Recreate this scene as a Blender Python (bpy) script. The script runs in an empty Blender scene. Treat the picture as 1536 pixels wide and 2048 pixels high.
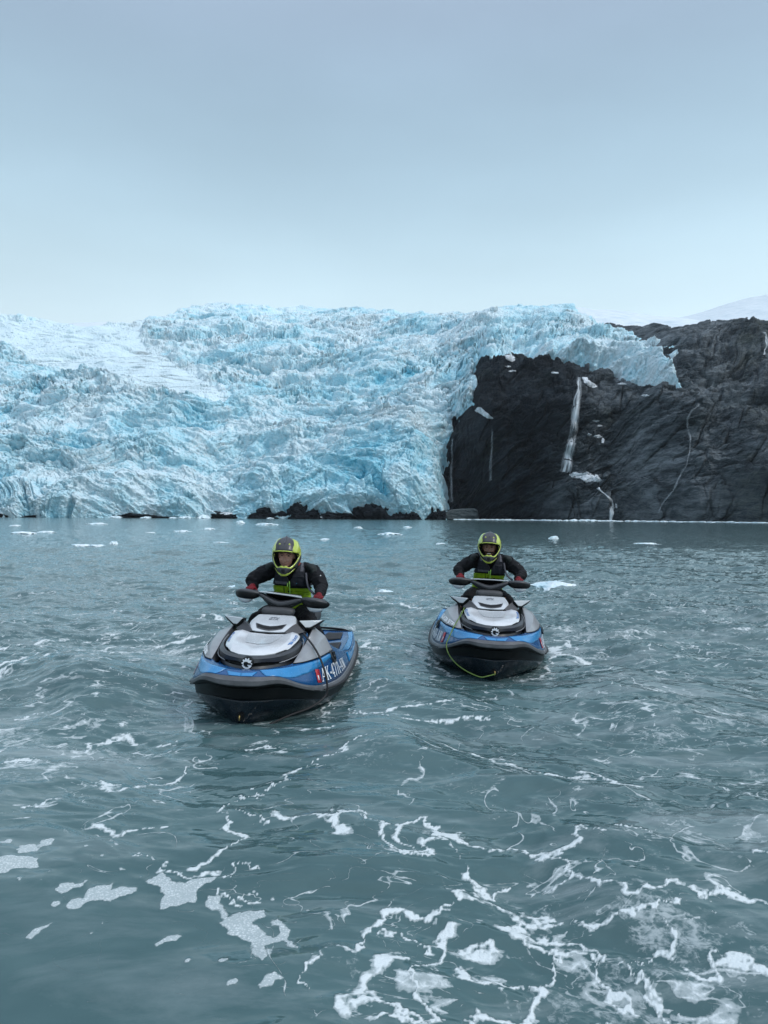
import bpy, bmesh, math, random
import numpy as np
from mathutils import Vector, Matrix, Euler
from mathutils.geometry import delaunay_2d_cdt

PI = math.pi
R = math.radians
random.seed(7)
scene = bpy.context.scene
COL = scene.collection

# ------------------------------------------------------------------ camera
FPX, CX, CY, CAMH = 1539.0, 768.0, 1024.0, 1.5
cam_d = bpy.data.cameras.new('camera')
cam = bpy.data.objects.new('camera', cam_d)
COL.objects.link(cam)
cam_d.sensor_fit = 'VERTICAL'
cam_d.sensor_height = 24.0
cam_d.lens = 24.0 * FPX / 2048.0
cam_d.clip_start = 0.05
cam_d.clip_end = 30000
cam.location = (0, 0, CAMH)
PITCH, ROLL = R(0.335), R(0.29)
cam.rotation_euler = (Matrix.Rotation(PI / 2 + PITCH, 3, 'X') @ Matrix.Rotation(ROLL, 3, 'Z')).to_euler()
scene.camera = cam
CR = np.array(Matrix.Rotation(PI / 2 + PITCH, 3, 'X') @ Matrix.Rotation(ROLL, 3, 'Z'))

def ray(px, py):
    """world direction (scaled to y = 1) of a point of the photograph"""
    px = np.asarray(px, float); py = np.asarray(py, float)
    d = np.stack([(px - CX) / FPX, -(py - CY) / FPX, -np.ones_like(px * py)], -1) @ CR.T
    return d / d[..., 1:2]
def at(px, py, Y):
    d = ray(px, py) * np.asarray(Y, float)[..., None]
    d[..., 2] += CAMH
    return d
def on_water(px, py, z=0.0):
    d = ray(px, py)
    t = (z - CAMH) / np.minimum(d[..., 2], -1e-4)
    d = d * t[..., None]; d[..., 2] += CAMH
    return d

# ------------------------------------------------------------------ sky and light (overcast)
SUN_EL, SUN_AZ = 48, 115          # degrees; azimuth east of the view direction
world = bpy.data.worlds.new('World'); scene.world = world
world.use_nodes = True
nt = world.node_tree; nt.nodes.clear()
N = nt.nodes.new; L = nt.links.new
out = N('ShaderNodeOutputWorld'); bg = N('ShaderNodeBackground')
sky = N('ShaderNodeTexSky'); sky.sky_type = 'NISHITA'; sky.sun_disc = False
sky.sun_elevation = R(SUN_EL); sky.sun_rotation = R(SUN_AZ)
sky.air_density = 1.5; sky.dust_density = 2.0
tc = N('ShaderNodeTexCoord'); sep = N('ShaderNodeSeparateXYZ')
L(tc.outputs['Generated'], sep.inputs[0])
ramp = N('ShaderNodeValToRGB'); ramp.color_ramp.interpolation = 'B_SPLINE'
# cloud deck brightness by height above the horizon
els = [(0.0, (.70, .86, .93)), (.20, (.67, .83, .91)), (.29, (.575, .77, .87)), (.37, (.46, .65, .78)), (.46, (.39, .56, .70)), (.55, (.355, .475, .63)), (.70, (.39, .47, .60)), (1.0, (.50, .56, .65))]
cr = ramp.color_ramp
cr.elements[0].position = els[0][0]; cr.elements[0].color = (*els[0][1], 1)
cr.elements[1].position = els[-1][0]; cr.elements[1].color = (*els[-1][1], 1)
for p, c in els[1:-1]:
    e = cr.elements.new(p); e.color = (*c, 1)
L(sep.outputs['Z'], ramp.inputs[0])
mp = N('ShaderNodeMapping'); mp.inputs['Scale'].default_value = (1.0, 1.0, 3.2)
L(tc.outputs['Generated'], mp.inputs[0])
nz = N('ShaderNodeTexNoise'); nz.inputs['Scale'].default_value = 1.6; nz.inputs['Detail'].default_value = 4; nz.inputs['Roughness'].default_value = .45
L(mp.outputs[0], nz.inputs['Vector'])
mr = N('ShaderNodeMapRange'); mr.inputs[1].default_value = .3; mr.inputs[2].default_value = .7; mr.inputs[3].default_value = .89; mr.inputs[4].default_value = 1.09
L(nz.outputs[0], mr.inputs[0])
# brighter towards the hidden sun, at the right
mr2 = N('ShaderNodeMapRange'); mr2.inputs[1].default_value = -.6; mr2.inputs[2].default_value = .6; mr2.inputs[3].default_value = .95; mr2.inputs[4].default_value = 1.10
L(sep.outputs['X'], mr2.inputs[0])
mu = N('ShaderNodeMath'); mu.operation = 'MULTIPLY'; L(mr.outputs[0], mu.inputs[0]); L(mr2.outputs[0], mu.inputs[1])
vm = N('ShaderNodeVectorMath'); vm.operation = 'SCALE'; L(ramp.outputs[0], vm.inputs[0]); L(mu.outputs[0], vm.inputs['Scale'])
vs = N('ShaderNodeVectorMath'); vs.operation = 'SCALE'; vs.inputs['Scale'].default_value = .10; L(sky.outputs[0], vs.inputs[0])
mx = N('ShaderNodeMix'); mx.data_type = 'RGBA'; mx.inputs[0].default_value = .92
# an overcast sky is brightest overhead
mr3 = N('ShaderNodeMapRange'); mr3.inputs[1].default_value = .60; mr3.inputs[2].default_value = 1.0; mr3.inputs[3].default_value = 1.0; mr3.inputs[4].default_value = 2.7
L(sep.outputs['Z'], mr3.inputs[0])
mr4 = N('ShaderNodeMapRange'); mr4.inputs[1].default_value = .0; mr4.inputs[2].default_value = .42; mr4.inputs[3].default_value = 1.48; mr4.inputs[4].default_value = 1.06
L(sep.outputs['Z'], mr4.inputs[0])
mu2 = N('ShaderNodeMath'); mu2.operation = 'MULTIPLY'; L(mr3.outputs[0], mu2.inputs[0]); L(mr4.outputs[0], mu2.inputs[1])
vz = N('ShaderNodeVectorMath'); vz.operation = 'SCALE'; L(vm.outputs[0], vz.inputs[0]); L(mu2.outputs[0], vz.inputs['Scale'])
L(vs.outputs[0], mx.inputs[6]); L(vz.outputs[0], mx.inputs[7])
L(mx.outputs[2], bg.inputs[0]); bg.inputs[1].default_value = 1.0
L(bg.outputs[0], out.inputs[0])

sun_d = bpy.data.lights.new('sun', 'SUN'); sun_d.energy = 1.85; sun_d.angle = R(14); sun_d.color = (1, .97, .93)
sun = bpy.data.objects.new('sun', sun_d); COL.objects.link(sun)
sv = Vector((math.sin(R(SUN_AZ)) * math.cos(R(SUN_EL)), math.cos(R(SUN_AZ)) * math.cos(R(SUN_EL)), math.sin(R(SUN_EL))))
sun.rotation_euler = sv.to_track_quat('Z', 'Y').to_euler()
scene.view_settings.view_transform = 'Standard'; scene.view_settings.look = 'None'
scene.view_settings.exposure = 0.0; scene.view_settings.gamma = 1.0
scene.cycles.max_bounces = 6; scene.cycles.diffuse_bounces = 2; scene.cycles.glossy_bounces = 3; scene.cycles.transmission_bounces = 4

# ------------------------------------------------------------------ helpers
def tag(o, label=None, cat=None, group=None, kind=None):
    if label: o['label'] = label
    if cat: o['category'] = cat
    if group: o['group'] = group
    if kind: o['kind'] = kind
    return o
def empty(name, loc=(0, 0, 0), rot=(0, 0, 0)):
    o = bpy.data.objects.new(name, None); COL.objects.link(o)
    o.location = loc; o.rotation_euler = rot; o.empty_display_size = .2
    return o
def link_mesh(name, me, mat=None, parent=None, smooth=True):
    o = bpy.data.objects.new(name, me); COL.objects.link(o)
    if mat:
        for m in (mat if isinstance(mat, (list, tuple)) else [mat]): me.materials.append(m)
    if parent: o.parent = parent
    if smooth is True: me.polygons.foreach_set('use_smooth', np.ones(len(me.polygons), bool))
    elif smooth:       me.shade_flat(); auto_smooth(me, smooth)
    return o
def auto_smooth(me, deg):
    me.polygons.foreach_set('use_smooth', np.ones(len(me.polygons), bool))
    me.set_sharp_from_angle(angle=R(deg))
def np_mesh(name, V, F, mat=None, parent=None, smooth=True):
    """V (n,3), F (m,3 or 4) arrays"""
    V = np.asarray(V, np.float32).reshape(-1, 3); F = np.asarray(F, np.int32)
    k = F.shape[1]
    me = bpy.data.meshes.new(name)
    me.vertices.add(len(V)); me.vertices.foreach_set('co', V.ravel())
    me.loops.add(F.size); me.loops.foreach_set('vertex_index', F.ravel())
    me.polygons.add(len(F)); me.polygons.foreach_set('loop_start', np.arange(0, F.size, k, dtype=np.int32))
    me.update(calc_edges=True)
    return link_mesh(name, me, mat, parent, smooth)
def grid_faces(nr, nc, wrap=False, keep=None):
    i, j = np.meshgrid(np.arange(nr - 1), np.arange(nc if wrap else nc - 1), indexing='ij')
    j2 = (j + 1) % nc
    F = np.stack([i * nc + j, i * nc + j2, (i + 1) * nc + j2, (i + 1) * nc + j], -1)
    if keep is not None: return F[keep].reshape(-1, 4)
    return F.reshape(-1, 4)
def vattr(o, name, val):
    a = o.data.attributes.new(name, 'FLOAT', 'POINT'); a.data.foreach_set('value', np.asarray(val, np.float32).ravel())
def sstep(a, b, x):
    t = np.clip((x - a) / (b - a), 0, 1); return t * t * (3 - 2 * t)
def catmull(pts, n):
    """smooth curve through rows of pts, n samples per span; pts (k,...)"""
    P = np.asarray(pts, float)
    P = np.concatenate([2 * P[:1] - P[1:2], P, 2 * P[-1:] - P[-2:-1]])
    outp = []
    for i in range(1, len(P) - 2):
        t = (np.arange(n) / n).reshape((-1,) + (1,) * (P.ndim - 1))
        p0, p1, p2, p3 = P[i - 1], P[i], P[i + 1], P[i + 2]
        outp.append(.5 * (2 * p1 + (p2 - p0) * t + (2 * p0 - 5 * p1 + 4 * p2 - p3) * t ** 2 + (3 * p1 - p0 - 3 * p2 + p3) * t ** 3))
    outp.append(P[-2:-1])
    return np.concatenate(outp)

# numpy noise ------------------------------------------------------
_rng = np.random.RandomState(11)
_perm = _rng.permutation(4096).astype(np.int64)
_perm = np.concatenate([_perm, _perm, _perm])
_ang = _rng.rand(4096) * 2 * PI
_g2 = np.stack([np.cos(_ang), np.sin(_ang)], -1).astype(np.float32)
_g3 = _rng.randn(4096, 3).astype(np.float32); _g3 /= np.linalg.norm(_g3, axis=1, keepdims=True)
_rv = _rng.rand(4096, 3).astype(np.float32)
def _fade(t): return t * t * t * (t * (t * 6 - 15) + 10)
def noise2(x, y, seed=0):
    x = x + seed * 17.31; y = y - seed * 9.17
    xi = np.floor(x).astype(np.int64); yi = np.floor(y).astype(np.int64)
    xf = (x - xi).astype(np.float32); yf = (y - yi).astype(np.float32)
    u, v = _fade(xf), _fade(yf)
    def g(ix, iy, dx, dy):
        h = _perm[(_perm[(xi + ix) & 4095] + yi + iy) & 4095]
        return _g2[h, 0] * dx + _g2[h, 1] * dy
    a = g(0, 0, xf, yf); b = g(1, 0, xf - 1, yf); c = g(0, 1, xf, yf - 1); d = g(1, 1, xf - 1, yf - 1)
    return ((a + (b - a) * u) * (1 - v) + (c + (d - c) * u) * v) * 1.5
def noise3(x, y, z, seed=0):
    x = x + seed * 17.31; y = y - seed * 9.17; z = z + seed * 5.3
    xi = np.floor(x).astype(np.int64); yi = np.floor(y).astype(np.int64); zi = np.floor(z).astype(np.int64)
    xf = (x - xi).astype(np.float32); yf = (y - yi).astype(np.float32); zf = (z - zi).astype(np.float32)
    u, v, w = _fade(xf), _fade(yf), _fade(zf)
    r = 0
    for ix in (0, 1):
        for iy in (0, 1):
            for iz in (0, 1):
                h = _perm[(_perm[(_perm[(xi + ix) & 4095] + yi + iy) & 4095] + zi + iz) & 4095]
                G = _g3[h]
                d = G[..., 0] * (xf - ix) + G[..., 1] * (yf - iy) + G[..., 2] * (zf - iz)
                r = r + d * (u if ix else 1 - u) * (v if iy else 1 - v) * (w if iz else 1 - w)
    return r * 1.5
def fbm2(x, y, oct=4, seed=0, gain=.5, lac=2.03):
    s = 0; a = 1
    for k in range(oct):
        s = s + a * noise2(x, y, seed + k * 3); x = x * lac; y = y * lac; a *= gain
    return s
def ridge2(x, y, oct=4, seed=0, gain=.5, lac=2.03):
    s = 0; a = 1
    for k in range(oct):
        s = s + a * (1 - 2 * np.abs(noise2(x, y, seed + k * 3))); x = x * lac; y = y * lac; a *= gain
    return s
def worley2(x, y, seed=0):
    """F1, F2, random value of the nearest cell"""
    x = x + seed * 13.7; y = y + seed * 7.9
    xi = np.floor(x).astype(np.int64); yi = np.floor(y).astype(np.int64)
    f1 = np.full(x.shape, 9., np.float32); f2 = f1.copy(); cid = np.zeros(x.shape, np.int64)
    for ix in (-1, 0, 1):
        for iy in (-1, 0, 1):
            h = _perm[(_perm[(xi + ix) & 4095] + yi + iy) & 4095]
            d = np.hypot(xi + ix + _rv[h, 0] - x, yi + iy + _rv[h, 1] - y).astype(np.float32)
            near = d < f1
            f2 = np.where(near, f1, np.minimum(f2, d)); cid = np.where(near, h, cid); f1 = np.where(near, d, f1)
    return f1, f2, _rv[cid, 2]
def in_poly(px, py, poly):
    c = np.zeros(px.shape, bool); n = len(poly)
    for i in range(n):
        x1, y1 = poly[i]; x2, y2 = poly[(i + 1) % n]
        if y1 == y2: continue
        m = ((y1 > py) != (y2 > py)) & (px < (x2 - x1) * (py - y1) / (y2 - y1) + x1)
        c ^= m
    return c
def seg_dist(px, py, pts, closed=False):
    d = np.full(px.shape, 1e9, np.float32)
    n = len(pts)
    for i in range(n if closed else n - 1):
        x1, y1 = pts[i]; x2, y2 = pts[(i + 1) % n]
        dx, dy = x2 - x1, y2 - y1
        t = np.clip(((px - x1) * dx + (py - y1) * dy) / max(dx * dx + dy * dy, 1e-12), 0, 1)
        d = np.minimum(d, np.hypot(px - x1 - t * dx, py - y1 - t * dy))
    return d
def sdist(px, py, poly):
    d = seg_dist(px, py, poly, True)
    return np.where(in_poly(px, py, poly), d, -d)

# material helpers --------------------------------------------------
class NT:
    def __init__(s, name):
        s.m = bpy.data.materials.new(name); s.m.use_nodes = True
        s.t = s.m.node_tree; s.t.nodes.clear()
        s.out = s.n('ShaderNodeOutputMaterial'); s.p = s.n('ShaderNodeBsdfPrincipled')
        s.l(s.p.outputs[0], s.out.inputs[0])
    def n(s, k, **kw):
        nd = s.t.nodes.new(k)
        for a, b in kw.items():
            setattr(nd, a, b)
        return nd
    def l(s, a, b): s.t.links.new(a, b)
    def val(s, x, sock):
        if isinstance(x, bpy.types.NodeSocket): s.l(x, sock)
        elif isinstance(x, (tuple, list)) and len(x) == 3 and sock.type == 'RGBA': sock.default_value = (*x, 1)
        else: sock.default_value = x
    def set(s, **kw):
        names = dict(color='Base Color', rough='Roughness', metal='Metallic', normal='Normal', ior='IOR', coat='Coat Weight', coatr='Coat Roughness',
                     alpha='Alpha', trans='Transmission Weight', sss='Subsurface Weight', spec='Specular IOR Level', sheen='Sheen Weight')
        for k, v in kw.items(): s.val(v, s.p.inputs[names[k]])
    def math(s, op, a, b=0.0, c=None, clamp=False):
        nd = s.n('ShaderNodeMath', operation=op, use_clamp=clamp); s.val(a, nd.inputs[0]); s.val(b, nd.inputs[1])
        if c is not None: s.val(c, nd.inputs[2])
        return nd.outputs[0]
    def mix(s, f, a, b):
        nd = s.n('ShaderNodeMix', data_type='RGBA'); s.val(f, nd.inputs[0]); s.val(a, nd.inputs[6]); s.val(b, nd.inputs[7]); return nd.outputs[2]
    def ramp(s, f, els, interp='LINEAR'):
        nd = s.n('ShaderNodeValToRGB'); c = nd.color_ramp; c.interpolation = interp
        els = [(p, (v, v, v) if not isinstance(v, tuple) else v) for p, v in els]
        c.elements[0].position = els[0][0]; c.elements[0].color = (*els[0][1], 1)
        c.elements[1].position = els[-1][0]; c.elements[1].color = (*els[-1][1], 1)
        for p, v in els[1:-1]: c.elements.new(p).color = (*v, 1)
        s.l(f, nd.inputs[0]); return nd.outputs[0]
    def mrange(s, f, a, b, c=0., d=1., smooth=False):
        nd = s.n('ShaderNodeMapRange', interpolation_type='SMOOTHSTEP' if smooth else 'LINEAR'); s.l(f, nd.inputs[0])
        for i, v in enumerate((a, b, c, d)): s.val(v, nd.inputs[i + 1])
        return nd.outputs[0]
    def coord(s, which='Object', scale=None, rot=None, loc=None):
        tc = s.n('ShaderNodeTexCoord').outputs[which]
        if scale is None and rot is None: return tc
        m = s.n('ShaderNodeMapping'); s.l(tc, m.inputs[0])
        if scale is not None: m.inputs['Scale'].default_value = scale if isinstance(scale, tuple) else (scale,) * 3
        if rot: m.inputs['Rotation'].default_value = rot
        return m.outputs[0]
    def noise(s, v, scale=5, detail=4, rough=.5, dist=0., col=False):
        nd = s.n('ShaderNodeTexNoise'); s.l(v, nd.inputs['Vector']); nd.inputs['Scale'].default_value = scale
        nd.inputs['Detail'].default_value = detail; nd.inputs['Roughness'].default_value = rough; nd.inputs['Distortion'].default_value = dist
        return nd.outputs[1 if col else 0]
    def vor(s, v, scale=5, feature='F1', outp=0, rnd=1.):
        nd = s.n('ShaderNodeTexVoronoi', feature=feature); s.l(v, nd.inputs['Vector']); nd.inputs['Scale'].default_value = scale
        nd.inputs['Randomness'].default_value = rnd
        return nd.outputs[outp]
    def attr(s, name, outp='Fac'):
        nd = s.n('ShaderNodeAttribute', attribute_name=name); return nd.outputs[outp]
    def bump(s, h, dist=.01, strength=1., normal=None):
        nd = s.n('ShaderNodeBump'); s.l(h, nd.inputs['Height']); nd.inputs['Distance'].default_value = dist; s.val(strength, nd.inputs['Strength'])
        if normal is not None: s.l(normal, nd.inputs['Normal'])
        return nd.outputs[0]
# ================================================================== GLACIER, CLIFF, SNOW
# distance of the mountainside as a function of where it stands (knots of photo position and slope)
KX = np.array([-700, 0, 300, 600, 860, 1000, 1200, 1400, 1536, 2300], float)
KE = np.array([-.01, 0, .03, .08, .14, .20, .28, .36], float)
KY = np.array([
    [470, 470, 478, 505, 600, 780, 1050, 1300],
    [430, 430, 440, 475, 560, 700, 900, 1100],
    [425, 425, 436, 470, 540, 680, 1000, 1200],
    [415, 415, 428, 460, 530, 680, 1040, 1240],
    [395, 395, 404, 428, 490, 620, 960, 1150],
    [388, 388, 392, 400, 412, 470, 850, 1050],
    [352, 352, 357, 367, 382, 450, 760, 900],
    [300, 300, 308, 323, 345, 385, 520, 650],
    [272, 272, 283, 304, 335, 380, 480, 600],
    [230, 230, 246, 275, 320, 400, 500, 620]], float)
def depth(px, e):
    px = np.clip(px, KX[0], KX[-1]); e = np.clip(e, KE[0], KE[-1])
    out = np.zeros(px.shape)
    rows = np.stack([np.interp(e, KE, KY[i]) for i in range(len(KX))])
    i = np.clip(np.searchsorted(KX, px, side='right') - 1, 0, len(KX) - 2)
    t = (px - KX[i]) / (KX[i + 1] - KX[i]); t = t * t * (3 - 2 * t)
    lo = np.take_along_axis(rows, i[None], 0)[0]; hi = np.take_along_axis(rows, (i + 1)[None], 0)[0]
    return lo + (hi - lo) * t
def etan(py): return (1031.5 - py) / FPX

ICE = [(-900, 1400), (-900, 300), (1110, 300), (1135, 560), (1165, 622), (1182, 636), (1200, 652), (1240, 667), (1290, 675), (1318, 684), (1345, 686), (1385, 703),
       (1362, 708), (1345, 716), (1310, 712), (1318, 728), (1336, 750), (1352, 768), (1384, 796), (1350, 793), (1310, 782), (1262, 768), (1215, 756), (1180, 744),
       (1130, 741), (1100, 735), (1068, 735), (1062, 716), (1045, 711), (1020, 712), (1003, 722), (988, 730), (960, 728), (962, 755), (955, 785),
       (953, 800), (962, 812), (936, 832), (910, 846), (902, 868), (888, 895), (878, 908), (880, 930), (882, 960), (884, 990), (890, 1015), (886, 1045), (880, 1400)]
SMOOTH = [(-900, 610), (0, 640), (130, 655), (300, 655), (292, 685), (315, 718), (390, 765), (480, 815), (440, 832), (320, 806), (230, 782), (140, 765), (70, 740), (10, 712), (-900, 650)]

def build_side(name, xs, top, nrow, fn, mat, back=(40, 140, 400), fixed=None):
    """sheet of mountainside from below the water to the crest line 'top', then on behind the crest"""
    xs = np.asarray(xs, float)
    etop = etan(np.interp(xs, [p[0] for p in top], [p[1] for p in top]))
    t = np.linspace(0, 1, nrow) ** 1.0
    e = -.03 + (etop[None] + .03) * t[:, None]
    PX = np.broadcast_to(xs[None], e.shape).copy()
    PY = 1031.5 - e * FPX
    Y = depth(PX, e)
    X = (PX - CX) / FPX * Y
    Z = CAMH + (e + (PX - CX) * -.0052 / 1.0 / 1.0 * 0) * Y
    P = at(PX, PY, Y)
    X, Y, Z = P[..., 0], P[..., 1], P[..., 2]
    # slope direction per column
    dY = np.gradient(Y, axis=0); dZ = np.gradient(Z, axis=0); ln = np.hypot(dY, dZ) + 1e-6
    S = np.cumsum(ln, axis=0)
    from_n = np.stack([np.zeros_like(Y), -dZ / ln, dY / ln], -1)
    for k in range(25):     # soften the normal field
        from_n[1:-1] = (from_n[:-2] + from_n[1:-1] + from_n[2:]) / 3
    if fixed: from_n = np.broadcast_to(np.array(fixed), from_n.shape)
    disp, attrs, keep = fn(PX, PY, X, Y, Z, S)
    V = np.stack([X, Y, Z], -1) + from_n * disp[..., None]
    rows = [V]
    for b in back:
        r = V[-1].copy(); r[:, 1] += b; r[:, 2] -= b * .12 + 1; rows.append(r[None])
    n_b = len(back)
    V = np.concatenate(rows)
    if keep is None: keep = np.ones((nrow, len(xs)), bool)
    keep = np.concatenate([keep] + [keep[-1:]] * n_b)
    kf = keep[:-1, :-1] | keep[1:, :-1] | keep[:-1, 1:] | keep[1:, 1:]
    F = grid_faces(V.shape[0], V.shape[1], keep=kf)
    used = np.zeros(V.shape[0] * V.shape[1], bool); used[F.ravel()] = True
    idx = np.cumsum(used) - 1
    o = np_mesh(name, V.reshape(-1, 3)[used], idx[F], mat)
    for k, a in attrs.items():
        a = np.concatenate([a] + [a[-1:]] * n_b).reshape(-1)
        vattr(o, k, a[used])
    return o

def ice_fn(PX, PY, X, Y, Z, S):
    w = fbm2(PX / 26, PY / 20, 4, 3) * 7
    w2 = fbm2(PX / 26, PY / 20, 4, 23) * 7
    d = sdist(PX + w, PY + w2, ICE)
    inside = sstep(-1, 26, d)
    sm = sstep(-10, 12, sdist(PX + w * 1.2, PY + w2 * 1., SMOOTH))
    # world coordinates along the slope
    a = X + fbm2(X / 60, S / 60, 3, 1) * 14
    b = S + fbm2(X / 60, S / 60, 3, 2) * 14
    big = fbm2(a / 85, b / 60, 3, 5) * 12 + ridge2(a / 60 + .3, b / 38, 2, 15) * 3.5
    up = sstep(930, 700, PY)
    rid = ridge2(a / 30, b / 22, 4, 9, .55) * 2.6
    f1, f2, cv = worley2(a / 11 + fbm2(a / 9, b / 9, 3, 6) * .5, b / 8 + fbm2(a / 9, b / 9, 3, 16) * .5, 1)
    g1, g2, cv2 = worley2(a / 4.2 + fbm2(a / 4, b / 4, 2, 26) * .5, b / 3.4, 2)
    # tall narrow pinnacles
    h1, h2, cv3 = worley2(a / 5 + fbm2(a / 6, b / 7, 2, 36) * .8, b / 7.5 + fbm2(a / 7, b / 7, 2, 37) * .6, 3)
    k1, k2, cvb = worley2(a / 26 + fbm2(a / 20, b / 20, 3, 66) * .45, b / 15 + fbm2(a / 20, b / 20, 3, 67) * .45, 8)
    zone_b = sstep(-.1, .5, fbm2(X / 60, S / 45, 3, 88))
    ser = (cv - .5) * 5.5 - 2.6 * sstep(.16, 0, f2 - f1) + ((cvb - .5) * 7.5 - 3.2 * sstep(.12, 0, k2 - k1)) * (.35 + .65 * zone_b)
    ser2 = (cv2 - .5) * 1.7 - .7 * sstep(.18, 0, g2 - g1)
    ser3 = (cv3 - .5) * 2.6 - 1.1 * sstep(.14, 0, h2 - h1)
    fine = ridge2(X / 3.1, S / 2.6, 3, 41, .6) * .38
    calm = sstep(-.3, .4, fbm2(X / 90, S / 70, 2, 77) + sstep(700, 860, PY) * sstep(200, 420, PX) * sstep(740, 560, PX) * .35)   # draped, less broken ice
    rough = (1 - .9 * sm) * (1 - .55 * calm)
    # draped folds sweep down to the left
    fold = ridge2((X * .5 + S) / 17, (X - S * .5) / 60, 4, 51, .55) * 2.2 * calm
    # horizontal crevasse lines in the smooth tongue
    crev = -2.2 * sstep(.80, .97, ridge2((X) / 70, (S + X * .12) / 6, 2, 61, .4) / 1.3) * sm
    disp = big * (1 - .5 * sm) + rid * rough + (ser * .8 + ser3 * .5) * rough + ser2 * rough * .8 + fine * (1 - .7 * sm) * .9 + fold * (1 - sm) + crev
    topf = sstep(606, 680, PY)
    thick = 5 * sstep(0, 22, d) + 5 * sstep(10, 70, d)
    disp = disp * (.45 + .55 * topf) * (.35 + .65 * sstep(0, 18, d)) + thick * topf - 2. * (1 - topf) - 2
    disp = np.where(d < 4, disp - (4 - d) * .9, disp)
    # shoulders of the hanging tongue bulge out over the cliff
    lip = sstep(0, 40, d) * sstep(90, 40, d) * sstep(930, 1000, PX) * sstep(800, 760, PY)
    disp = disp + lip * 3
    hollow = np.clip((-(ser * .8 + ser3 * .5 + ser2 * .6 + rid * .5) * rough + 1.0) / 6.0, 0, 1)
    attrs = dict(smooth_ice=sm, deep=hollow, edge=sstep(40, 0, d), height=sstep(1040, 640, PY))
    keep = d > -30
    return disp, attrs, keep

def rock_fn(PX, PY, X, Y, Z, S):
    # recess behind the curtain of ice and gullies
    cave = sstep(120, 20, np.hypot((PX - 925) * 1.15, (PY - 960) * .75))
    a = X; b = Z
    # bedding dips to the left
    u = a * .90 + b * .42; v = b * .90 - a * .42
    wz = fbm2(a / 40, b / 40, 3, 4)
    strata = ridge2(u / 60, v / 7.5 + wz * .9, 5, 71, .6) * 1.5 + 3.2 * (np.abs(((v / 14 + wz * .5 + .3 * fbm2(u / 30, v / 30, 2, 75)) % 1) - .5) - .25)
    big = fbm2(a / 45, b / 55, 4, 72) * 12
    vert = ridge2(a / 17 + wz, b / 60, 4, 73, .55) * 2.2 * sstep(1250, 1000, PX) * sstep(1000, 900, PY)
    f1, f2, cv = worley2(u / 13 + wz, v / 6 + wz, 5)
    g1, g2, cw = worley2(u / 4.5, v / 2.4, 6)
    blocks = (cv - .5) * 6.0 - 1.6 * sstep(.10, 0, f2 - f1) + (cw - .5) * 2.4 - .5 * sstep(.1, 0, g2 - g1)
    fine = ridge2(u / 4, v / 1.7, 3, 74, .6) * .45
    disp = big * .6 + strata + vert + blocks + fine - cave * 26
    # the rounded apron at the foot of the fall and the near shoulder on the right
    apron = np.clip(1 - np.hypot((PX - 1185) / 130, (PY - 1040) / 100), 0, 1)
    disp = disp + 16 * sstep(0, .5, apron)
    sh = sstep(-10, 50, sdist(PX, PY, [(1250, 1100), (1225, 830), (1290, 800), (1400, 810), (1700, 840), (2500, 900), (2500, 1200)]))
    disp = disp + 10 * sh
    ledge = sstep(14, 0, np.abs(PY - (800 + (PX - 1380) * .05))) * sstep(1370, 1420, PX) * 4
    disp = disp - ledge
    tone = fbm2(u / 30, v / 12, 4, 81) + .5 * fbm2(X / 8, Z / 6, 3, 82)
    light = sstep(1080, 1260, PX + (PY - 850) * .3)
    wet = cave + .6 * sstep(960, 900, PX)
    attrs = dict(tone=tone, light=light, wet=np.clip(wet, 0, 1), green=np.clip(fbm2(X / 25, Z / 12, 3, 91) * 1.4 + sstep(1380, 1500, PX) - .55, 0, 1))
    di = sdist(PX, PY, ICE)
    crest = sstep(1195, 1215, PX) * sstep(40, 16, PY - 643)
    disp = disp - (9 * sstep(4, 34, di) + 3 * sstep(-4, 8, di)) * (1 - crest) + 5 * crest
    et = etan(np.interp(PX[-1], [p[0] for p in RTOP], [p[1] for p in RTOP]))[None] - etan(PY)
    disp = disp * (.28 + .72 * sstep(.0, .035, et)) - 1.5 * sstep(.03, 0, et)
    keep = None
    return disp, attrs, keep

# materials
def mat_ice():
    m = NT('ice'); c = m.coord('Object')
    big = m.noise(c, .012, 4, .55); med = m.noise(c, .06, 5, .6); fin = m.noise(c, .45, 5, .65)
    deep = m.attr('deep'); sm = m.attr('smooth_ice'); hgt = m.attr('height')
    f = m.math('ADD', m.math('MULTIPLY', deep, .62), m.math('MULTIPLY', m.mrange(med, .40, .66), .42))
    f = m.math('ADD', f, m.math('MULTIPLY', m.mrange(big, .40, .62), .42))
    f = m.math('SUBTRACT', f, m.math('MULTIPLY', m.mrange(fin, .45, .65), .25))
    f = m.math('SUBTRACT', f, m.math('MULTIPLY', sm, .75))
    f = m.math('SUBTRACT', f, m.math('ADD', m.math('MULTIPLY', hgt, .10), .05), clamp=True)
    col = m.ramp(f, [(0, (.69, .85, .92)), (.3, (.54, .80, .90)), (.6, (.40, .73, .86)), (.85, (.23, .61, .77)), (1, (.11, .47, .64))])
    # snow dusting on up-facing faces, silt streaks
    silt = m.math('MULTIPLY', m.mrange(m.noise(m.coord('Object', (1, .5, 2.4)), .05, 6, .72, .6), .56, .70), m.mrange(fin, .40, .62))
    col = m.mix(m.math('MULTIPLY', silt, .38), col, (.36, .35, .32))
    crack = m.mrange(m.noise(m.coord('Object', (1, .4, .28)), .55, 4, .7, .8), .655, .70)
    col = m.mix(m.math('MULTIPLY', crack, m.math('SUBTRACT', .75, m.math('MULTIPLY', sm, .6))), col, (.13, .25, .32))
    h = m.math('ADD', m.noise(c, .9, 6, .7), m.math('MULTIPLY', m.vor(c, .5, 'F1'), .6))
    m.set(color=col, rough=.55, normal=m.bump(h, 1.3, .9), spec=.35)
    return m.m
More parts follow.
